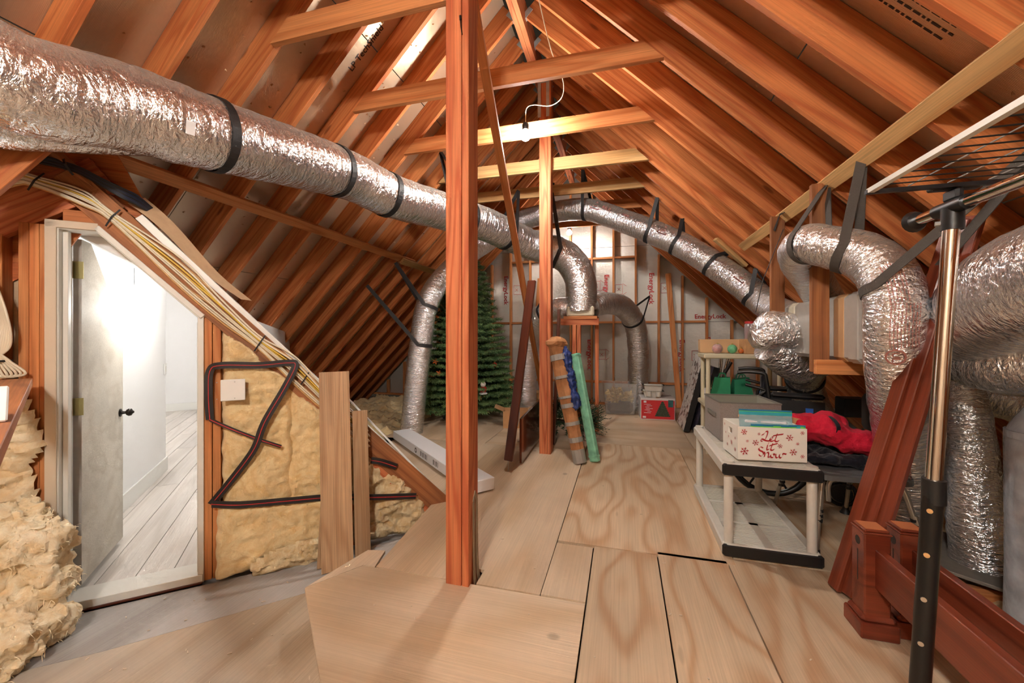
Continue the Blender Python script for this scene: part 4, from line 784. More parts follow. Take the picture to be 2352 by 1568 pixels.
c = (a+b)/2+(b-a).normalized()*-.25+sd_*.1105; mk = MB(); mk.band([c+(b-a).normalized()*.022*math.cos(k*PI/8)+UP*.022*math.sin(k*PI/8) for k in range(17)], sd_, .001, .012).obj('carton_print', INK, lb_)
# ------------------------------------------------------------------ dark rails and panel by the further post
rl = thing('bed_rail', 'dark stained bed rail leaning in front of the slanting brace', 'bed rail', (-1.07, 3.70, .1))
board('rail', (-1.07, 3.72, .10), (-.925, 4.12, 1.90), .095, .032, (1, -.25, 0), W_MAHD, rl, ch=.008)
MB().cyl((-1.07, 3.715, .0), (-1.07, 3.715, .11), .004, n=8).obj('steel_pin', STEEL, rl)
MB().band([(-.985, 3.83, .56), (-.985, 3.81, .48), (-1.0, 3.80, .42)], (0, 1, 0), .02, .003).obj('latch', STEEL, rl)
tag(board('bed_rail', (-.80, 4.75, .02), (-.72, 4.68, 1.63), .09, .03, (0, 1, 0), W_MAHD), 'dark stained bed rail standing behind the further post', 'bed rail')
tag(MB().prism([(3.93, .02), (4.92, .06), (4.92, .52), (3.93, .47)], -.012, .012, Matrix(((0, 0, 1, -1.00), (1, 0, 0, 0), (0, 1, 0, 0), (0, 0, 0, 1)))).obj('brown_panel', plain('walnut_panel', (94, 48, 32), .18, coat=.3)), 'glossy dark brown board standing on edge beside the further post', 'board')
def carton(name, c, d, rz, label, mat=CARD, flaps=False, cat='box', group=None):
    t = thing(name, label, cat, (c[0], c[1], c[2]), group); M = Matrix.Translation((c[0], c[1], c[2]+d[2]/2)) @ Matrix.Rotation(rz, 4, 'Z'); x, y, z = d
    if flaps:
        b = MB(); w = .006
        for cc, dd in (((0, 0, -z/2+w/2), (x, y, w)), ((-x/2, 0, 0), (w, y, z)), ((x/2, 0, 0), (w, y, z)), ((0, -y/2, 0), (x, w, z)), ((0, y/2, 0), (x, w, z))): b.box(cc, dd)
        b.obj('body', mat, t, M=M)
        for sx in (-1, 1): MB().box((0, 0, 0), (y, x*.4, .005), Matrix()).obj('flap', mat, t, M=M @ Matrix.Translation((sx*(x/2+x*.17), 0, z/2+x*.07)) @ Matrix.Rotation(-sx*.4, 4, 'Y') @ Matrix.Rotation(PI/2, 4, 'Z'))
    else:
        MB().box((0, 0, 0), d, ch=.004).obj('body', mat, t, M=M); MB().box((0, 0, z/2+.0005), (.05, y*1.0, .001)).obj('tape', CARDD if mat is CARD else CARD, t, M=M)
    return t, M
carton('cardboard_box', (-1.50, 5.62, 0), (.36, .3, .24), .25, 'open cardboard box on the deck behind the leaning bed rail', flaps=True)
carton('cardboard_box', (-1.45, 6.55, 0), (.5, .35, .38), .0, 'cardboard box behind the open one near the gable wall')
# parcels leaning on the further post
up_ = thing('taped_parcel', 'tall parcel wrapped in cardboard and grey tape leaning on the further post', 'parcel', (-.42, 4.15, 0))
b0, t0 = V((-.425, 4.15, .02)), V((-.69, 4.28, 1.22)); ax = (t0-b0).normalized()
sec = [(0, .06), (.1, .07), (.25, .076), (.45, .08), (.62, .085), (.8, .09), (1.0, .09)]; pts = [b0.lerp(t0, f) for f, r in sec]
cm = MB(); uvn = 10
for (f, r), p in zip(sec, pts):
    for j in range(uvn):
        th = 2*PI*j/uvn+.3; k = .85+.15*abs(math.cos(th*2)); s_ = V((1, 0, 0)); s_ = (s_-s_.dot(ax)*ax).normalized(); q_ = ax.cross(s_)
        cm.v.append(tuple(p+r*k*(math.cos(th)*s_+math.sin(th)*q_*.8)+V((noise.noise(p*9+V((j, 0, 0))), noise.noise(p*9+V((0, j, 0))), 0))*.01))
for i in range(len(sec)-1):
    for j in range(uvn): cm.f.append((i*uvn+j, i*uvn+(j+1) % uvn, (i+1)*uvn+(j+1) % uvn, (i+1)*uvn+j))
cm.f += [tuple(range(uvn))[::-1], tuple(range((len(sec)-1)*uvn, len(sec)*uvn))]
cm.obj('cardboard_sleeve', CARDD, up_)
def wrap(f0, f1, k, mat, nm):
    p, q = b0.lerp(t0, f0), b0.lerp(t0, f1); MB().cyl(p, q, k*(.066+.03*f0), k*(.066+.03*f1), 14).obj(nm, mat, up_)
for f0, f1 in ((-.01, .10), (.16, .20), (.30, .33), (.45, .485), (.53, .55), (.70, .725), (.86, .91)): wrap(f0, f1, 1.04, TAPE, 'tape')
hd = MB().ball(b0.lerp(t0, 1.0)+V((.0, -.01, .02)), .11, 14, (1.1, .9, .6)).mesh('h'); link('cardboard_cap', fluff(hd, .02, 14, 2), CARDD, up_)
bb = MB()
for i in range(9): f = .48+.47*i/8; c = b0.lerp(t0, f)+V((.085, -.02, 0)); bb.ball(c, .05+.012*math.sin(i*2.1), 10, (.9, 1, 1.3))
link('blue_cloth', fluff(remesh(bb, .012), .02, 20, 4), BLUECL, up_, None, True)
gp = thing('green_parcel', 'long flat parcel in translucent green wrap leaning right of the taped one', 'parcel', (-.27, 4.2, 0))
board('wrapped_slab', (-.275, 4.23, .005), (-.50, 4.40, 1.12), .10, .065, (.75, -.45, 0), GREENWR, gp, ch=.010)
for f in (.04, .97): c = V((-.275, 4.23, .005)).lerp(V((-.50, 4.40, 1.12)), f); c2 = V((-.275, 4.23, .005)).lerp(V((-.50, 4.40, 1.12)), f+.02); board('end_fold', c, c2, .104, .069, (.75, -.45, 0), GREENWR, gp, ch=.004)
# ------------------------------------------------------------------ needles
def sprig(mb, p, d, l, nn, nl, nw, q):
    d = d.normalized(); a = d.orthogonal().normalized(); b = d.cross(a)
    for k in range(nn):
        f = (k+.5)/nn; th = k*2.4+q.uniform(0, 1); s = math.cos(th)*a+math.sin(th)*b; nd = (d*.75+s).normalized(); c = p+d*l*f; w = nd.cross(d).normalized()*nw; L = nl*(1-.35*f)
        mb.v += [tuple(c-w), tuple(c+w), tuple(c+nd*L)]; n = len(mb.v); mb.f.append((n-3, n-2, n-1))
    mb.v += [tuple(p-a*.003), tuple(p+a*.003), tuple(p+d*(l+.02))]; n = len(mb.v); mb.f.append((n-3, n-2, n-1))
TC = V((-2.46, 6.05, 0)); q = random.Random(3); tr = thing('christmas_tree', 'tall artificial christmas tree standing on the deck behind the foreground post', 'christmas tree', tuple(TC))
H0, H1, TR = .16, 2.55, .74
for part_, mat in (('branches', PINE), ('branch_tips', PINEL)):
    mb = MB()
    for lv in range(26):
        f = lv/25; z = H0+.12+(H1-H0-.12)*f; R = TR*(1-f)**.62+.04; nbr = max(6, int(30*(1-f)**.8+6))
        for k in range(nbr):
            th = 2*PI*(k+q.random()*.6)/nbr+lv*.7; rr = R*q.uniform(.86, 1.06); dr = V((math.cos(th), math.sin(th), 0)); droop = -.22+.5*f
            steps = max(2, int(rr/.085)); inner = part_ == 'branches'
            for m_ in range(steps):
                g_ = (m_+1)/steps
                if inner and g_ > .8 and q.random() < .5 or (not inner and g_ < .75): continue
                if inner and g_ < .25: continue
                p = TC+UP*(z+droop*rr*g_+.10*g_*g_)+dr*rr*g_
                for sgn in (-1, 0, 1):
                    dd = dr+V((-dr.y, dr.x, 0))*sgn*.8+UP*q.uniform(-.3, .35); sprig(mb, p-dd*.05, dd, .13, 13, .055, .006, q)
    tag(mb.obj(part_, mat, tr), kind='stuff')
MB().cyl(TC+UP*.05, TC+UP*2.35, .028, .012, 10).obj('trunk', BARK, tr)
for k in range(4):
    th = PI/4+k*PI/2; d = V((math.cos(th), math.sin(th), 0)); MB().pipe([TC+UP*.22, TC+d*.12+UP*.14, TC+d*.36+UP*.06, TC+d*.38+UP*.0], .011, 8).obj('stand_leg', BMET, tr)
def orn(label, p, r, mat, name='bauble'):
    t = thing(name, label, 'ornament', p); MB().ball(p, r, 14).obj('ball', mat, t, True); MB().cyl(V(p)+UP*r*.9, V(p)+UP*(r+.02), .008, n=8).obj('cap', GOLD, t)
orn('glossy red bauble on the right side of the tall tree', (-1.93, 5.93, .86), .04, REDO)
orn('dark red bauble low on the tall tree beside the foreground post', (-2.33, 5.43, .62), .035, REDO)
sn = thing('figure_ornament', 'little red and white figure ornament hanging low on the tall tree', 'ornament', (-1.98, 5.55, .50))
MB().ball((-1.98, 5.55, .52), .055, 14, (1, .9, 1)).obj('body', REDO, sn, True); MB().ball((-1.98, 5.54, .60), .042, 14).obj('head', plain('figure_white', (240, 232, 224), .5), sn, True); MB().lathe([(.06, .455), (.062, .47), (.04, .48), (.02, .485)], Matrix.Translation((-1.98, 5.55, 0))).obj('foot', WHITE, sn, True)
for i, (x, y, z, w_) in enumerate(((-2.70, 5.46, .93, 'by the silver duct, upper'), (-2.62, 5.42, .76, 'beside the foreground post, lower'), (-2.05, 5.62, .40, 'under the little red and white figure'))):
    t = thing('leaf_ornament', 'orange leaf pick in the tree '+w_, 'ornament', (x, y, z)); mb = MB()
    for k in range(5): th = k*1.25; mb.add([(x, y, z), (x+.03*math.cos(th+.4), y-.02, z+.03*math.sin(th+.4)), (x+.06*math.cos(th), y-.03, z+.05*math.sin(th)), (x+.03*math.cos(th-.4), y-.02, z+.03*math.sin(th-.4))], [(0, 1, 2, 3)])
    mb.obj('leaves', ORANGE, t)
GC = V((-.68, 5.15, 0)); gt = thing('tree_section', 'lower section of a dark artificial tree lying on the deck behind the parcels', 'christmas tree', tuple(GC)); mb = MB()
for k in range(520):
    th, ph = q.uniform(0, 2*PI), math.acos(q.uniform(-.5, 1)); rr = q.uniform(.6, 1); d = V((math.sin(ph)*math.cos(th), math.sin(ph)*math.sin(th), math.cos(ph)))
    p = GC+UP*.24+V((d.x*.48*rr, d.y*.36*rr, d.z*.30*rr)); p.z = max(p.z, .03); sprig(mb, p-d*.06, d+V((q.uniform(-.4, .4), q.uniform(-.4, .4), q.uniform(-.3, .4))), .13, 12, .05, .005, q)
tag(mb.obj('branches', PINED, gt), kind='stuff')
MB().cyl(GC+V((-.3, .1, .2)), GC+V((.3, -.1, .22)), .02).obj('trunk', BARK, gt)
# ------------------------------------------------------------------ boxes at the gable wall
def tub(name, label, c, top, bot, h, mat, cat, th=.004, lip=.02, ribs=0, parent_mat=None):
    """open tapered rectangular tub: top/bot are (x, y) outer sizes"""
    t = thing(name, label, cat, c); mb = MB()
    def ring(sx, sy, z, k=.12):
        out = []; r = min(sx, sy)*k
        for cx_, cy_, a0 in ((1, 1, 0), (-1, 1, PI/2), (-1, -1, PI), (1, -1, 1.5*PI)):
            for i in range(5): a_ = a0+i*PI/8; out.append((c[0]+cx_*(sx/2-r)+r*math.cos(a_), c[1]+cy_*(sy/2-r)+r*math.sin(a_), c[2]+z))
        return out
    rings = [ring(*bot, 0), ring(*top, h), ring(top[0]+lip*2, top[1]+lip*2, h), ring(top[0]+lip*2, top[1]+lip*2, h-.015), ring(top[0]+lip*2-.004, top[1]+lip*2-.004, h-.015)] if lip else [ring(*bot, 0), ring(*top, h)]
    rings = rings[:3]+[ring(top[0]-th*2, top[1]-th*2, h)]+[ring(bot[0]-th*2, bot[1]-th*2, th)] if lip else rings+[ring(top[0]-th*2, top[1]-th*2, h), ring(bot[0]-th*2, bot[1]-th*2, th)]
    n = len(rings[0])
    for r in rings: mb.v += r
    for i in range(len(rings)-1):
        for j in range(n): mb.f.append((i*n+j, i*n+(j+1) % n, (i+1)*n+(j+1) % n, (i+1)*n+j))
    mb.f += [tuple(range(n))[::-1], tuple(range((len(rings)-1)*n, len(rings)*n))]
    mb.obj('tub', mat, t); return t
bn = tub('storage_bin', 'clear plastic storage bin of tinsel by the gable wall', (-.04, 7.05, 0), (.58, .38), (.47, .30), .52, CLEAR, 'bin')
gs = thing('tinsel_heap', 'gold tinsel heap over dark cloth inside the clear bin', 'decoration', (-.04, 7.05, .01)); gm = MB()
for i in range(10): gm.ball((-.04+RND.uniform(-.15, .15), 7.05+RND.uniform(-.06, .06), .27+RND.uniform(-.03, .07)), .08, 10)
link('tinsel', fluff(remesh(gm, .014), .06, 26, 5), GOLD, gs, None, True)
gm = MB().box((-.04, 7.05, .11), (.42, .26, .2), ch=.05).mesh('g'); link('dark_cloth', gm, plain('purple_cloth', (70, 56, 66), .9, noise_amt=.3), gs)
t, M_ = carton('tree_box', (.52, 6.78, 0), (.51, .36, .34), .05, 'red printed carton picturing a christmas tree by the gable wall', plain('white_carton', (214, 208, 206), .7))
MB().box((0, -.182, -.01), (.49, .004, .29)).obj('red_print', plain('red_carton', (206, 44, 50), .5), t, M=M_)
tp = [(0, .13)]
for i in range(1, 9): tp += [(.012+i*.0125, .13-i*.03+.008), (.004+i*.0125, .13-i*.03)]
poly = tp+[(-x, y) for x, y in reversed(tp[1:])]
MB().prism([(x*1.05+.07, y) for x, y in poly], 0, .002, M_ @ Matrix.Translation((0, -.185, -.005)) @ Matrix.Rotation(PI/2, 4, 'X')).obj('tree_print', plain('printed_tree', (62, 74, 56), .7, noise_amt=.5, nscale=60), t)
MB().box((.19, -.185, .09), (.075, .002, .11)).obj('picture_print', plain('teal_print', (50, 110, 110), .6, noise_amt=.4), t, M=M_); MB().box((-.19, -.185, .11), (.04, .002, .03)).box((-.20, -.185, -.13), (.05, .002, .03)).obj('label_print', PAPER, t, M=M_)
mk = MB()
for i in range(7): mk.box((-.155+.03*(i % 2), -.1855, .07-i*.022), (.10-.02*(i % 3), .002, .006))
mk.obj('line_print', PAPER, t, M=M_)
cdy = tub('white_caddy', 'white plastic caddy sitting on the red printed carton', (.46, 6.74, .341), (.30, .2), (.24, .15), .10, PLW, 'caddy'); 
c2_ = tub('white_caddy', 'second white caddy nested inside the one on the carton', (.47, 6.75, .40), (.29, .2), (.23, .15), .13, PLW, 'caddy')
for x in (.40, .54): MB().cyl((x, 6.645, .36), (x, 6.645, .44), .04, .045, 14).obj('cup', PLW, cdy)
# canvases and folded cart
def canvas(label, yb, x0, dx, z1, mat):
    t = thing('canvas_picture', label, 'picture', (x0, yb, 0)); a, b = V((x0, yb, .02)), V((x0+dx, yb, z1)); M = frame(a, b, (0, 1, 0)); L_ = (b-a).length
    MB().box((0, 0, 0), (L_, .62, .075), ch=.003).obj('stretcher', RUBBER, t, M=M)
    s_ = -1 if (M.to_3x3() @ V((0, 0, 1))).x > 0 else 1
    MB().box((0, 0, s_*.039), (L_-.005, .615, .003)).obj('printed_face', mat, t, M=M)
def splat(name, a, b, c_, sc_):
    m, nt, bs = nmat(name); tc = N(nt, 'ShaderNodeTexCoord'); n = N(nt, 'ShaderNodeTexNoise'); setin(n, Scale=sc_, Detail=6., Distortion=1.5); nt.links.new(tc.outputs['Object'], n.inputs['Vector'])
    r = ramp(nt, [(.56, srgb(*a)), (.58, srgb(*b)), (.61, srgb(*b)), (.64, srgb(*c_))]); nt.links.new(n.outputs['Fac'], r.inputs[0]); nt.links.new(r.outputs[0], bs.inputs['Base Color']); return m
canvas('white canvas with brown branch print leaning left of the other canvas', 6.12, .83, .25, 1.04, splat('branch_print', (226, 222, 218), (40, 30, 26), (120, 76, 56), 9))
canvas('dark mottled canvas leaning behind the white canvas', 6.02, .955, .23, .90, splat('mottled_print', (60, 56, 76), (120, 104, 104), (40, 34, 36), 7))
ct = thing('folding_cart', 'folded chrome luggage cart leaning behind the two canvases', 'cart', (1.12, 5.9, 0))
for y in (5.70, 5.80): MB().pipe(crom([(1.10, y, .05), (1.22, y, .8), (1.25, y, 1.06), (1.30, y, 1.09), (1.33, y, 1.03), (1.28, y, .80), (1.2, y, .3)]), .012, 8).obj('tube', CHROME, ct, True)
MB().pipe([(1.26, 5.67, .82), (1.34, 5.66, .98)], .02, 8).obj('handle_grip', RUBBER, ct, True); MB().box((1.14, 5.75, .03), (.2, .25, .02)).obj('toe_plate', BMET, ct)
# beige shelf and what stands on it
bs = thing('storage_shelf', 'beige plastic shelf rack behind the wheelchair', 'shelf', (1.25, 5.0, 0))
for z in (.55, 1.09):
    MB().box((1.27, 5.02, z), (.80, .40, .055), ch=.012).obj('tier', BEIGE, bs)
for x in (.92, 1.62):
    for y in (4.87, 5.17): MB().cyl((x, y, 0), (x, y, 1.12), .024, n=14).obj('leg', BEIGE, bs, True)
carton('cardboard_box', (1.17, 5.12, 1.119), (.60, .12, .155), 0, 'long shallow cardboard box at the back of the beige shelf', plain('kraft_pale', (212, 172, 128), .8))
carton('cardboard_box', (1.45, 4.96, 1.119), (.34, .25, .16), 0, 'square cardboard box at the right end of the beige shelf')
for i, (x, r, mat, lb) in enumerate(((1.02, .052, PINKO, 'pink and white ball ornament at the left end of the beige shelf'), (1.17, .05, MINT, 'mint green ball ornament on the beige shelf'), (1.255, .028, ORANGE, 'small orange ornament beside the cardboard box on the beige shelf'))):
    t = thing('ball_ornament', lb, 'ornament', (x, 4.90, 1.12)); MB().ball((x, 4.90, 1.12+r), r, 16).obj('ball', mat, t, True); MB().cyl((x, 4.90, 1.12+2*r-.004), (x, 4.90, 1.12+2*r+.012), .01, n=8).obj('cap', GOLD, t)
MB().ball((1.02, 4.90, 1.172), .058, 16).obj('clear_bag', CLEAR, bpy.data.objects['ball_ornament'], True)
jr = thing('plastic_jar', 'clear jar of red and orange sweets on the square cardboard box', 'jar', (1.36, 4.95, 1.28))
MB().lathe([(.055, 1.28), (.058, 1.29), (.058, 1.44), (.05, 1.45)], Matrix.Translation((1.36, 4.95, 0))).obj('jar_wall', JAR, jr, True); MB().lathe([(.053, 1.45), (.053, 1.475)], Matrix.Translation((1.36, 4.95, 0))).obj('lid', RED, jr)
MB().cyl((1.36, 4.95, 1.285), (1.36, 4.95, 1.40), .05).obj('sweets', plain('sweets', (180, 80, 60), .5, noise_amt=.5, nscale=90), jr)
def bag(label, c, w_, d_, h, rz, mat, tilt=0):
    t = thing('shopping_bag', label, 'bag', c); M = Matrix.Translation(c) @ Matrix.Rotation(rz, 4, 'Z') @ Matrix.Rotation(tilt, 4, 'Y'); mb = MB(); w0, d0 = w_/2, d_/2
    mb.add([(-w0, -d0, 0), (w0, -d0, 0), (w0, d0, 0), (-w0, d0, 0), (-w0*.7, -d0*.35, h*.9), (w0*.7, -d0*.35, h), (w0*.7, d0*.35, h), (-w0*.7, d0*.35, h*.92)], [(3, 2, 1, 0), (0, 1, 5, 4), (1, 2, 6, 5), (2, 3, 7, 6), (3, 0, 4, 7), (4, 5, 6, 7)]); mb.obj('body', mat, t, M=M)
    for s_ in (-1, 1): MB().pipe(crom([(-w0*.35, s_*d0*.3, h*.95), (-w0*.2, s_*d0*.4, h+.03), (w0*.2, s_*d0*.4, h+.03), (w0*.35, s_*d0*.3, h*.95)]), .006, 6).obj('handle', mat, t, True, M)
    return t, M
t, M_ = bag('green cloth shopping bag with yellow side panel on the beige shelf', (1.06, 4.98, .58), .22, .18, .28, -.2, GREENBAG, .1)
MB().add([(-.112, -.07, .03), (-.112, .07, .03), (-.092, .04, .22), (-.092, -.04, .22)], [(0, 1, 2, 3)]).obj('side_panel', plain('yellow_panel', (206, 196, 90), .7, noise_amt=.3, nscale=40), t, M=M_)
bag('second green bag with white panel behind the black wheelchair back', (1.28, 5.0, .58), .22, .18, .27, .2, plain('green_bag_two', (30, 120, 84), .75))
carton('small_box', (.98, 5.12, .578), (.10, .18, .12), 0, 'small white carton at the left end of the lower beige tier', PAPER)
# ------------------------------------------------------------------ wheelchair
wc_ = thing('wheelchair', 'black folding wheelchair parked between beige shelf and shower chair', 'wheelchair', (1.4, 3.95, 0))
WO = V((1.40, 3.95, 0)); wr_ = Matrix.Translation(WO) @ Matrix.Rotation(math.radians(-15), 4, 'Z')     # local +Y is forward of the seat? sits along X
def wv(x, y, z): return wr_ @ V((x, y, z))
for s_ in (-.26, .26):
    wh = MB().pipe([wv(-.18+.285*math.cos(k*PI/16), s_, .295+.285*math.sin(k*PI/16)) for k in range(32)], .018, 8, closed=True).obj('tyre', RUBBER, wc_, True)
    MB().pipe([wv(-.18+.25*math.cos(k*PI/16), s_-.04*(1 if s_ < 0 else -1), .295+.25*math.sin(k*PI/16)) for k in range(32)], .008, 6, closed=True).obj('hand_rim', BMET, wh, True)
    for k in range(6): MB().cyl(wv(-.18, s_, .295), wv(-.18+.28*math.cos(k*PI/3), s_, .295+.28*math.sin(k*PI/3)), .011, .008, 8).obj('spoke', RUBBER, wh)
    MB().pipe([wv(.30+.09*math.cos(k*PI/10), s_*.9, .10+.09*math.sin(k*PI/10)) for k in range(20)], .014, 8, closed=True).cyl(wv(.30, s_*.9-.015, .10), wv(.30, s_*.9+.015, .10), .07, n=14).obj('caster', RUBBER, wc_, True)
    MB().pipe(crom([wv(-.26, s_*.86, .30), wv(-.25, s_*.86, .62), wv(-.24, s_*.86, .80), wv(-.20, s_*.86, .86), wv(-.34, s_*.86, .90)]), .014, 8).obj('back_tube', BMET, wc_, True)
    MB().pipe([wv(-.25, s_*.86, .46), wv(.28, s_*.86, .46), wv(.30, s_*.86, .18)], .013, 8).obj('side_tube', BMET, wc_, True)
    MB().box((0, 0, 0), (.36, .06, .045), ch=.018).obj('armrest', RUBBER, wc_, M=wr_ @ Matrix.Translation((.02, s_*.9, .83)))
    MB().box((0, 0, 0), (.40, .008, .20)).obj('skirt_guard', RUBBER, wc_, M=wr_ @ Matrix.Translation((.0, s_*.9, .69)))
    MB().pipe(crom([wv(-.17, s_*.86, .80), wv(-.19, s_*.86, .95), wv(-.21, s_*.86, 1.0), wv(-.32, s_*.86, 1.01), wv(-.40, s_*.86, 1.0)]), .016, 8).obj('push_handle', RUBBER, wc_, True)
bk = MB().box((0, 0, 0), (.05, .44, .34), ch=.02).mesh('b'); link('backrest', fluff(bk, .006, 9), NAVY, wc_, wr_ @ Matrix.Translation((-.20, 0, .82)))
MB().box((0, 0, 0), (.44, .44, .05), ch=.02).obj('seat', NAVY, wc_, M=wr_ @ Matrix.Translation((.03, 0, .47)))
MB().box((0, 0, 0), (.05, .004, .035)).obj('blue_badge', BLUE, wc_, M=wr_ @ Matrix.Translation((.10, -.243, .72))); MB().box((0, 0, 0), (.004, .09, .05)).obj('blue_badge', BLUE, wc_, M=wr_ @ Matrix.Translation((-.228, .12, .78)))
MB().box((1.80, 3.86, .74), (.18, .16, .15), ch=.01).obj('footrest_bag', RUBBER, wc_)
# ------------------------------------------------------------------ white plastic shelf
X0, X1, Y0, Y1 = .578, 1.092, 2.63, 3.66
ws = thing('plastic_shelf', 'white two-tier plastic shelf with black end caps in the middle aisle', 'shelf', (.83, 3.1, 0))
for zt in (.075, .556):
    z = zt-.035
    for x in (X0+.03, X1-.03): MB().box((x, (Y0+Y1)/2, z), (.06, Y1-Y0-.06, .07), ch=.008).obj('side_rail', PLW, ws)
    for y in (Y0+.02, Y1-.02): MB().box(((X0+X1)/2, y, z), (X1-X0, .04, .07), ch=.014).obj('end_rail', PLW, ws)
    MB().box(((X0+X1)/2, Y0-.003, z), (X1-X0-.01, .014, .066), ch=.006).obj('end_cap', RUBBER, ws)
    for x in (X0, X1): MB().box((x+(.014 if x == X0 else -.014), Y0+.006, z), (.034, .03, .067), ch=.01).obj('end_cap', RUBBER, ws)
    MB().box(((X0+X1)/2, (Y0+Y1)/2, zt-.012), (.05, Y1-Y0-.06, .016)).obj('spine', PLW, ws)
    for y in (Y0+.34, Y0+.68): MB().box(((X0+X1)/2, y, zt-.012), (X1-X0-.06, .03, .016)).obj('spine', PLW, ws)
    sl = MB(); n_ = 44
    for i in range(n_): sl.box(((X0+X1)/2, Y0+.05+i*(Y1-Y0-.1)/(n_-1), zt-.010), (X1-X0-.1, .009, .008))
    tag(sl.obj('grille', PLW, ws), kind='stuff')
for x in (X0+.04, X1-.04):
    for y in (Y0+.045, Y1-.045): MB().cyl((x, y, .06), (x, y, .50), .026, n=16).obj('leg', PLW, ws, True); MB().cyl((x, y, .55), (x, y, .566), .03, n=16).obj('leg_socket', PLW, ws)
# fabric bin
fb_ = thing('fabric_bin', 'open grey linen storage bin at the back of the white shelf', 'bin', (.86, 3.42, .557)); M_ = Matrix.Translation((.865, 3.40, .56)) @ Matrix.Rotation(.06, 4, 'Z')
x, y, h = .39, .42, .275
for nm, c, d in (('front_panel', (0, -y/2, h/2), (x, .006, h)), ('back_panel', (0, y/2, h/2), (x, .006, h)), ('side_panel', (-x/2, 0, h/2), (.006, y, h)), ('side_panel', (x/2, 0, h/2), (.006, y, h)), ('base', (0, 0, .004), (x, y, .008))):
    MB().box(c, d).obj(nm, FABRIC, fb_, M=M_)
for c, d in (((0, -y/2+.005, h/2), (x-.01, .003, h-.01)), ((0, y/2-.005, h/2), (x-.01, .003, h-.01)), ((-x/2+.005, 0, h/2), (.003, y-.01, h-.01)), ((x/2-.005, 0, h/2), (.003, y-.01, h-.01))): MB().box(c, d).obj('lining', FABIN, fb_, M=M_)
for c, d in (((0, -y/2, h), (x+.008, .012, .01)), ((0, y/2, h), (x+.008, .012, .01)), ((-x/2, 0, h), (.012, y+.008, .01)), ((x/2, 0, h), (.012, y+.008, .01))): MB().box(c, d).obj('rim_binding', FABTRIM, fb_, M=M_)
MB().band([M_ @ V((-x/2-.006, -.11, h*.60)), M_ @ V((-x/2-.014, 0, h*.62)), M_ @ V((-x/2-.006, .11, h*.60))], UP, .03, .004).obj('strap_handle', FABTRIM, fb_)
# crate reading Let it Snow
cr = thing('white_crate', 'white wooden crate lettered Let it Snow on the white shelf', 'crate', (.86, 2.82, .557)); CX0, CX1, CY0, CY1, CZ = .673, 1.058, 2.705, 2.95, .2; M_ = Matrix()
cw = .38; cd2 = .25; M_ = Matrix.Translation((.675, 2.70, .566)) @ Matrix.Rotation(.10, 4, 'Z')
for nm, c, d in (('front_board', (cw/2, .006, CZ/2), (cw, .012, CZ)), ('back_board', (cw/2, cd2, CZ/2), (cw, .012, CZ)), ('end_board', (cw-.006, cd2/2, CZ/2), (.012, cd2-.012, CZ)), ('base_board', (cw/2, cd2/2, .006), (cw-.024, cd2-.012, .012))): MB().box(c, d, ch=.0015).obj(nm, plain('crate_paint', (240, 236, 226), .5) if nm == 'front_board' else MATS['crate_paint'], cr, M=M_)
for c, d in (((.006, cd2/2, .065), (.012, cd2-.012, .13)), ((.006, cd2/2, .185), (.012, cd2-.012, .03)), ((.006, .05, .15), (.012, .09, .04)), ((.006, cd2-.045, .15), (.012, .09, .04))): MB().box(c, d).obj('end_board', MATS['crate_paint'], cr, M=M_)
RP = plain('red_glitter', (184, 40, 44), .45)
def fpt(px, py): return ((px-215)/550*cw, CZ-(py-412+ (px-215)*-.02)/285*CZ)
LET = [[(405, 482), (425, 470), (440, 450), (455, 452), (450, 480), (435, 515), (412, 535), (398, 525), (410, 515), (440, 528), (470, 530)], [(465, 522), (490, 512), (497, 500), (485, 497), (472, 512), (475, 530), (495, 530), (512, 520)], [(530, 465), (520, 500), (512, 528), (525, 535), (545, 525)], [(495, 487), (530, 478), (578, 470)],
    [(455, 562), (448, 590), (450, 607), (466, 600)], [(495, 548), (485, 580), (478, 603), (490, 610), (507, 600)], [(468, 572), (500, 560), (534, 550)], [(461, 546), (463, 550)],
    [(418, 592), (400, 583), (383, 595), (390, 612), (415, 625), (420, 645), (405, 662), (388, 656), (384, 645)], [(425, 625), (432, 640), (428, 668), (440, 640), (455, 628), (462, 640), (458, 668), (472, 666)], [(490, 640), (477, 650), (480, 668), (497, 670), (505, 652), (497, 640), (514, 645)], [(520, 640), (518, 665), (530, 672), (545, 655), (548, 642), (546, 665), (560, 672), (575, 650), (572, 635), (602, 640)]]
for k, word in enumerate((LET[0:4], LET[4:8], LET[8:])):
    lm = MB()
    for st in word:
        P = crom([V((*fpt(*p), 0)) for p in st], 6); nib = V((.0026, .0034, 0))
        for a, b in zip(P, P[1:]):
            d = b-a
            if abs(d.x*nib.y-d.y*nib.x) < 1e-9: continue
            hair = V((-d.y, d.x, 0)).normalized()*.0009
            q4 = [a-nib-hair, b-nib-hair, b+nib+hair, a+nib+hair]; lm.add([(p.x, -.0012, p.z if False else p.y) for p in q4], [(0, 1, 2, 3)])
    lm.obj('lettering', RP, cr, M=M_)
def flake(cx, cz, r, face='f'):
    fm = MB()
    for k in range(6):
        th = k*PI/3+.2; d = V((math.cos(th), math.sin(th), 0)); s_ = V((-d.y, d.x, 0)); P = []
        for a, b, w_ in ((V(), d*r, .13), (d*r*.5, d*r*.5+(d+s_).normalized()*r*.35, .1), (d*r*.5, d*r*.5+(d-s_).normalized()*r*.35, .1)):
            e = (b-a).normalized(); w2 = V((-e.y, e.x, 0))*r*w_*.6; q4 = [a-w2, b-w2, b+w2, a+w2]
            fm.add([(cx+p.x, -.0012, cz+p.y) if face == 'f' else (-.0012, cx+p.x, cz+p.y) for p in q4], [(0, 1, 2, 3)])
    fm.obj('snowflake', RP, cr, M=M_)
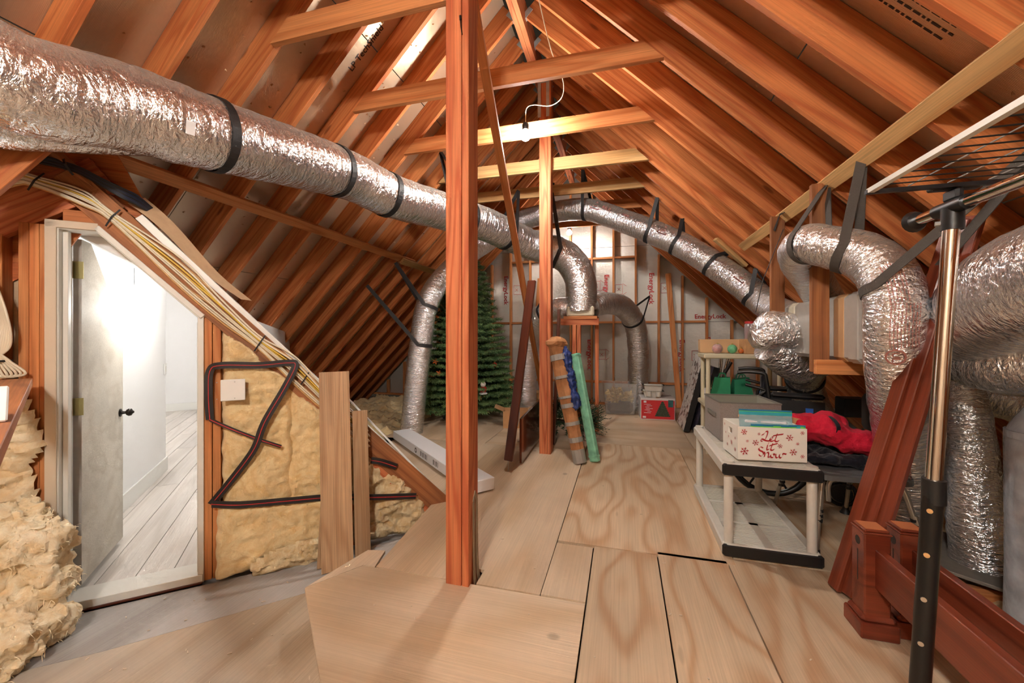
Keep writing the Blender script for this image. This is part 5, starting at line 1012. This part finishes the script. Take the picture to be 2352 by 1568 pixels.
for px, py, r in ((265, 457, 27), (385, 473, 13), (628, 500, 30), (727, 458, 18), (292, 535, 13), (358, 548, 28), (552, 572, 21), (690, 550, 14), (268, 623, 36), (655, 622, 31), (727, 656, 18)): a_, b_ = fpt(px, py); flake(a_, b_, r/550*cw)
for y_, z_, r in ((.04, .05, .014), (.04, .12, .009), (.10, .08, .016), (.17, .05, .012), (.20, .12, .009), (.15, .105, .009), (.22, .17, .01)): flake(y_, z_, r, 's')
def zipbag(label, c, w_, h, rz, tilt, seed):
    t = thing('zip_bag', label, 'bag', tuple(c)); M = Matrix.Translation(c) @ Matrix.Rotation(rz, 4, 'Z') @ Matrix.Rotation(tilt, 4, 'X'); mb = MB()
    n1, n2 = 14, 8
    for sgn in (-1, 1):
        b_ = len(mb.v)
        for i in range(n1+1):
            for j in range(n2+1): a_, e = i/n1, j/n2; mb.v.append((w_*(a_-.5), sgn*.012*math.sin(PI*a_)*(1-e)+.008*noise.noise(V((a_*4+seed, e*3, sgn))), h*e))
        for i in range(n1):
            for j in range(n2): k = b_+i*(n2+1)+j; mb.f.append((k, k+n2+1, k+n2+2, k+1))
    mb.obj('bag_film', ZIPB, t, True, M)
    for z, th_, mat in ((h*.97, .012, ZIPD), (h*.88, .012, ZIPG), (h*.82, .02, ZIPT)): MB().band([M @ V((w_*(k/14-.5), -.006+.008*noise.noise(V((k/14*4+seed, z/h*3, -1))), z)) for k in range(15)], UP, th_, .003).obj('zip_track', mat, t)
    MB().box((0, 0, h*.40), (w_*.8, .014, .02), ch=.006).obj('contents', PAPER, t, M=M)
zipbag('upper zip bag with teal track standing at the back of the white crate', (.875, 2.86, .72), .30, .125, .02, -.2, 1)
zipbag('lower zip bag with green track lying over the crate front edge', (.895, 2.755, .70), .30, .085, .12, .25, 2)
tag(MB().box((0, 0, 0), (.36, .02, .02), ch=.002).add([], []).box((.10, .02, .02), (.26, .004, .09)).obj('cardboard_scrap', CARD, M=Matrix.Translation((.93, 3.0, .745)) @ Matrix.Rotation(.2, 4, 'Y')), 'torn cardboard flap sticking out behind the upper zip bag', 'cardboard')
# ------------------------------------------------------------------ shower chair and clothes
sc = thing('shower_chair', 'grey plastic shower chair with aluminium legs beside the white shelf', 'chair', (1.38, 3.1, 0))
SX0, SX1, SY0, SY1, SZ = 1.10, 1.60, 2.74, 3.34, .50
def seatpoly(k=0):
    out = []; r = .08
    for cx_, cy_, a0 in ((1, 1, 0), (-1, 1, PI/2), (-1, -1, PI), (1, -1, 1.5*PI)):
        for i in range(6): a_ = a0+i*PI/10; out.append(((SX0+SX1)/2+cx_*((SX1-SX0)/2-r-k)+r*math.cos(a_), (SY0+SY1)/2+cy_*((SY1-SY0)/2-r-k)+r*math.sin(a_)))
    return out
MB().prism(seatpoly(), SZ-.03, SZ).prism(seatpoly(.04), SZ, SZ+.008).obj('seat', GREYPL, sc)
for i, (fx, fy, tx, ty) in enumerate(((1.10, 2.74, 1.17, 2.83), (1.10, 3.42, 1.17, 3.28), (1.60, 3.52, 1.54, 3.28), (1.64, 2.72, 1.54, 2.83))):
    lg = MB().cyl((fx, fy, .03), (fx+(tx-fx)*.5, fy+(ty-fy)*.5, .30), .0125, n=12).obj('leg', ALU, sc, True)
    MB().pipe(crom([(fx+(tx-fx)*.45, fy+(ty-fy)*.45, .25), (fx+(tx-fx)*.8, fy+(ty-fy)*.8, .42), (tx, ty, SZ-.045), (tx+(.06 if i < 2 else -.06), ty, SZ-.04)]), .015, 10).obj('leg', ALU, sc, True)
    for f in (.40, .52, .46): p_ = V((fx, fy, .03)).lerp(V((tx, ty, SZ)), f); MB().cyl(p_-UP*.008, p_+UP*.008, .018, n=12).obj('collar', RUBBER, lg)
    MB().lathe([(.038, 0), (.034, .008), (.02, .03), (.018, .06)], Matrix.Translation((fx, fy, .0)), 14).obj('rubber_foot', RUBBER, lg, True)
for y in (2.83, 3.28): MB().pipe(crom([(1.20, y, .32), (1.20, y, SZ-.08), (1.25, y, SZ-.045), (1.48, y, SZ-.045), (1.52, y, SZ-.08), (1.53, y, .32)]), .0125, 10).obj('frame_tube', ALU, sc, True)
for y in (2.95, 3.30): MB().pipe([(1.58, y, SZ-.02), (1.66, y, SZ+.10), (1.69, y, .80)], .0125, 10).obj('back_tube', ALU, sc, True)
bp_ = [(-.30, -.10), (-.27, -.13), (.27, -.13), (.30, -.10), (.30, .09), (.26, .125), (-.26, .125), (-.30, .09)]
M_ = Matrix(((0, 0, 1, 1.70), (1, 0, 0, 3.20), (0, 1, 0, .775), (0, 0, 0, 1))) @ Matrix.Rotation(.0, 4, 'X')
bkm = MB(); hole = [(-.09, .06), (.09, .06), (.09, .09), (-.09, .09)]
MB().prism([(x_, y_) for x_, y_ in bp_ if y_ < .0]+[(.30, .05), (-.30, .05)], -.012, .012).obj('backrest', GREYPL, sc, M=M_); MB().prism([(-.30, .05), (-.12, .05), (-.12, .125), (-.26, .125), (-.30, .09)], -.012, .012).obj('backrest', GREYPL, sc, M=M_); MB().prism([(.30, .05), (.12, .05), (.12, .125), (.26, .125), (.30, .09)], -.012, .012).obj('backrest', GREYPL, sc, M=M_); MB().prism([(-.12, .10), (.12, .10), (.12, .125), (-.12, .125)], -.012, .012).obj('backrest', GREYPL, sc, M=M_)
cl = MB()
for x_, y_, z_, r, s_ in ((1.30, 2.98, .545, .12, (1.3, 1, .35)), (1.20, 2.90, .55, .08, (1.2, .8, .5)), (1.42, 2.92, .55, .09, (1.2, .8, .5)), (1.22, 3.12, .55, .12, (1, 1.2, .4)), (1.42, 3.1, .55, .14, (1, 1.2, .4))): cl.ball((x_, y_, z_), r, 14, s_)
bc = link('folded_clothes', fluff(remesh(cl, .011), .022, 13, 6), NAVY, None, None, True); tag(bc, 'crumpled black clothes on the shower chair seat', 'clothes')
rf = MB()
for x_, y_, z_, r, s_ in ((1.17, 3.10, .70, .12, (.9, 1.2, .75)), (1.29, 3.04, .70, .135, (1.0, 1.2, .75)), (1.41, 2.98, .66, .12, (1.1, 1.1, .7)), (1.50, 2.94, .62, .09, (1.1, 1, .7)), (1.08, 3.06, .68, .07, (1, 1.2, .6))): rf.ball((x_, y_, z_), r, 16, s_)
fl_ = link('rolled_fleece', fluff(remesh(rf, .010), .035, 7, 8, 3), FLEECE, None, None, True); tag(fl_, 'rolled red fleece on top of the black clothes', 'clothes')
MB().band(crom([(1.265, 2.885, .70), (1.28, 2.90, .76), (1.275, 2.98, .80), (1.25, 3.08, .80)]), (1, .2, 0), .022, .004).obj('navy_tie', NAVY, fl_)
# ------------------------------------------------------------------ mahogany bed parts
def brail(label, b_, t_, w_, th_, side): return tag(board('bed_rail', b_, t_, w_, th_, side, W_MAH, ch=.004), label, 'bed rail')
brail('red mahogany bed rail leaning furthest left against the ducts', (1.05, 2.42, .02), (1.515, 2.40, 1.83), .07, .026, (.2, -1, 0))
brail('red mahogany bed rail leaning in the middle of the three', (1.085, 2.38, .02), (1.54, 2.37, 1.86), .07, .028, (.4, -1, 0))
brail('red mahogany bed rail leaning furthest right of the three', (1.12, 2.34, .02), (1.565, 2.34, 1.87), .075, .03, (.5, -1, 0))
def footboard(label, x_, y_, mat):
    t = thing('bed_footboard', label, 'bed part', (x_, y_, 0)); w_ = .098
    MB().box((x_, y_, .25), (w_, w_*1.05, .40), ch=.006).obj('newel', mat, t)
    MB().box((x_, y_, .035), (w_+.045, w_+.05, .07), ch=.006).box((x_, y_, .08), (w_+.03, w_+.03, .03), ch=.012).obj('plinth', mat, t)
    MB().box((x_, y_, .452), (w_+.008, w_+.012, .008), ch=.003).box((x_, y_, .462), (w_-.006, w_-.004, .012), ch=.004).obj('cap_moulding', mat, t); MB().box((x_, y_, .469), (w_-.02, w_-.02, .003)).obj('raw_top', plain('raw_cherry', (196, 120, 76), .6) if 'raw_cherry' not in MATS else MATS['raw_cherry'], t)
    board('rail', (x_+.008, y_-.03, .30), (x_+.005, y_-1.75, .30), .17, .035, UP, mat, t, ch=.003)
    MB().cyl((x_-w_/2-.001, y_-.0, .40), (x_-w_/2+.002, y_-.0, .40), .019, n=16).obj('bolt_hole', INK, t); MB().box((x_-w_/2, y_, .29), (.002, .006, .14)).obj('slot', INK, t)
    for z in (.30, .27): MB().cyl((x_+.012, y_-w_*.53, z), (x_+.012, y_-w_*.52, z), .006, n=8).obj('peg_hole', INK, t)
footboard('nearer mahogany bed footboard with square newel on the deck', 1.072, 2.15, W_MAH); footboard('mahogany bed footboard standing behind the nearer one', 1.225, 2.19, W_MAH)
# ------------------------------------------------------------------ clothes rack
rk = thing('clothes_rack', 'chrome and black clothes rack with wire top shelf at the right edge', 'clothes rack', (.74, 1.3, 0))
tp_, bt_ = V((.80, 1.262, 1.64)), V((.70, 1.24, .06)); mid = bt_.lerp(tp_, .565)
MB().cyl(mid, tp_, .0165, n=20).obj('upper_pole', CHROME, rk, True); MB().cyl(bt_, mid, .0205, n=20).obj('lower_pole', BMET, rk, True); MB().cyl(mid-UP*.055, mid+UP*.005, .023, n=20).obj('pole_collar', RUBBER, rk, True)
for k, f in enumerate((.52, .45, .38, .31)): p_ = bt_.lerp(tp_, f); MB().cyl(p_+V((-.012, -.012, 0)), p_+V((-.0140, -.0162, 0)), .006, n=10).obj('adjust_hole', ALU if k > 1 else W_YEL, rk)
MB().cyl((.80, 1.395, 1.643), (.80, .25, 1.643), .0145, n=18).obj('hanging_bar', CHROME, rk, True)
MB().cyl((.80, 1.385, 1.643), (.80, 1.40, 1.643), .024, .03, 18).obj('end_cap', RUBBER, rk, True); MB().cyl((.80, 1.215, 1.643), (.80, 1.31, 1.643), .0185, n=18).cyl(tp_-UP*.055, tp_+UP*.0, .0215, n=18).obj('tee_joint', RUBBER, rk, True)
MB().cyl((.785, 1.27, 1.605), (.772, 1.275, 1.605), .006, n=8).obj('set_screw', STEEL, rk)
MB().box((.80, 1.26, 1.672), (.018, .05, .03), ch=.006).box((.80, 1.26, 1.69), (.10, .02, .012), ch=.003).obj('shelf_bracket', RUBBER, rk); MB().box((.82, 1.245, 1.692), (.42, .012, .010)).obj('shelf_arm', RUBBER, rk); MB().box((.82, .28, 1.692), (.42, .012, .010)).obj('shelf_arm', RUBBER, rk)
for x_, mat in ((.618, PLW), (1.03, PLW)): MB().box((x_, .745, 1.694), (.014, 1.0, .012)).obj('shelf_edge', mat, rk)
for x_ in (.70, .78, .86, .94): MB().cyl((x_, 1.245, 1.70), (x_, .26, 1.70), .0016, n=6).obj('shelf_wire', STEEL, rk)
for i in range(24): y_ = 1.21-i*.04; MB().cyl((.62, y_, 1.698), (1.03, y_, 1.698), .0017, n=6).obj('shelf_wire', BMET, rk)
for y_ in (1.24, .28): MB().box((.70, y_, .035), (.62, .03, .025)).obj('foot_bar', BMET, rk)
MB().cyl((.70, .28, .06), (.80, .28, 1.64), .018, n=16).obj('lower_pole', BMET, rk, True)
cr_ = thing('wrapped_roll', 'upright grey roll in clear plastic wrap at the right edge', 'roll', (1.80, 2.26, 0))
MB().lathe([(.13, .0), (.14, .02), (.14, .9), (.10, .97)], Matrix.Translation((1.80, 2.26, 0)), 28).obj('core', WRAPIN, cr_, True)
wm = MB().lathe([(.155, 0), (.157, .05), (.156, .3), (.157, .6), (.155, .88), (.14, .93), (.10, 1.0), (.06, 1.02)], Matrix.Translation((1.80, 2.26, 0)), 36).mesh('w'); link('plastic_wrap', fluff(wm, .006, 8), WRAPRL, cr_, None, True)
MB().lathe([(.158, .87), (.158, .90)], Matrix.Translation((1.80, 2.26, 0)), 28).obj('band', WRAPRL, cr_)

# ------------------------------------------------------------------ repeats of a kind belong together
tops = [o for o in COL.objects if o.parent is None and o.get('category')]
stem = lambda o: o.name.split('.')[0]
for o in tops:
    if sum(stem(x) == stem(o) for x in tops) > 1: o['group'] = stem(o).replace('_', ' ')+'s around the attic'
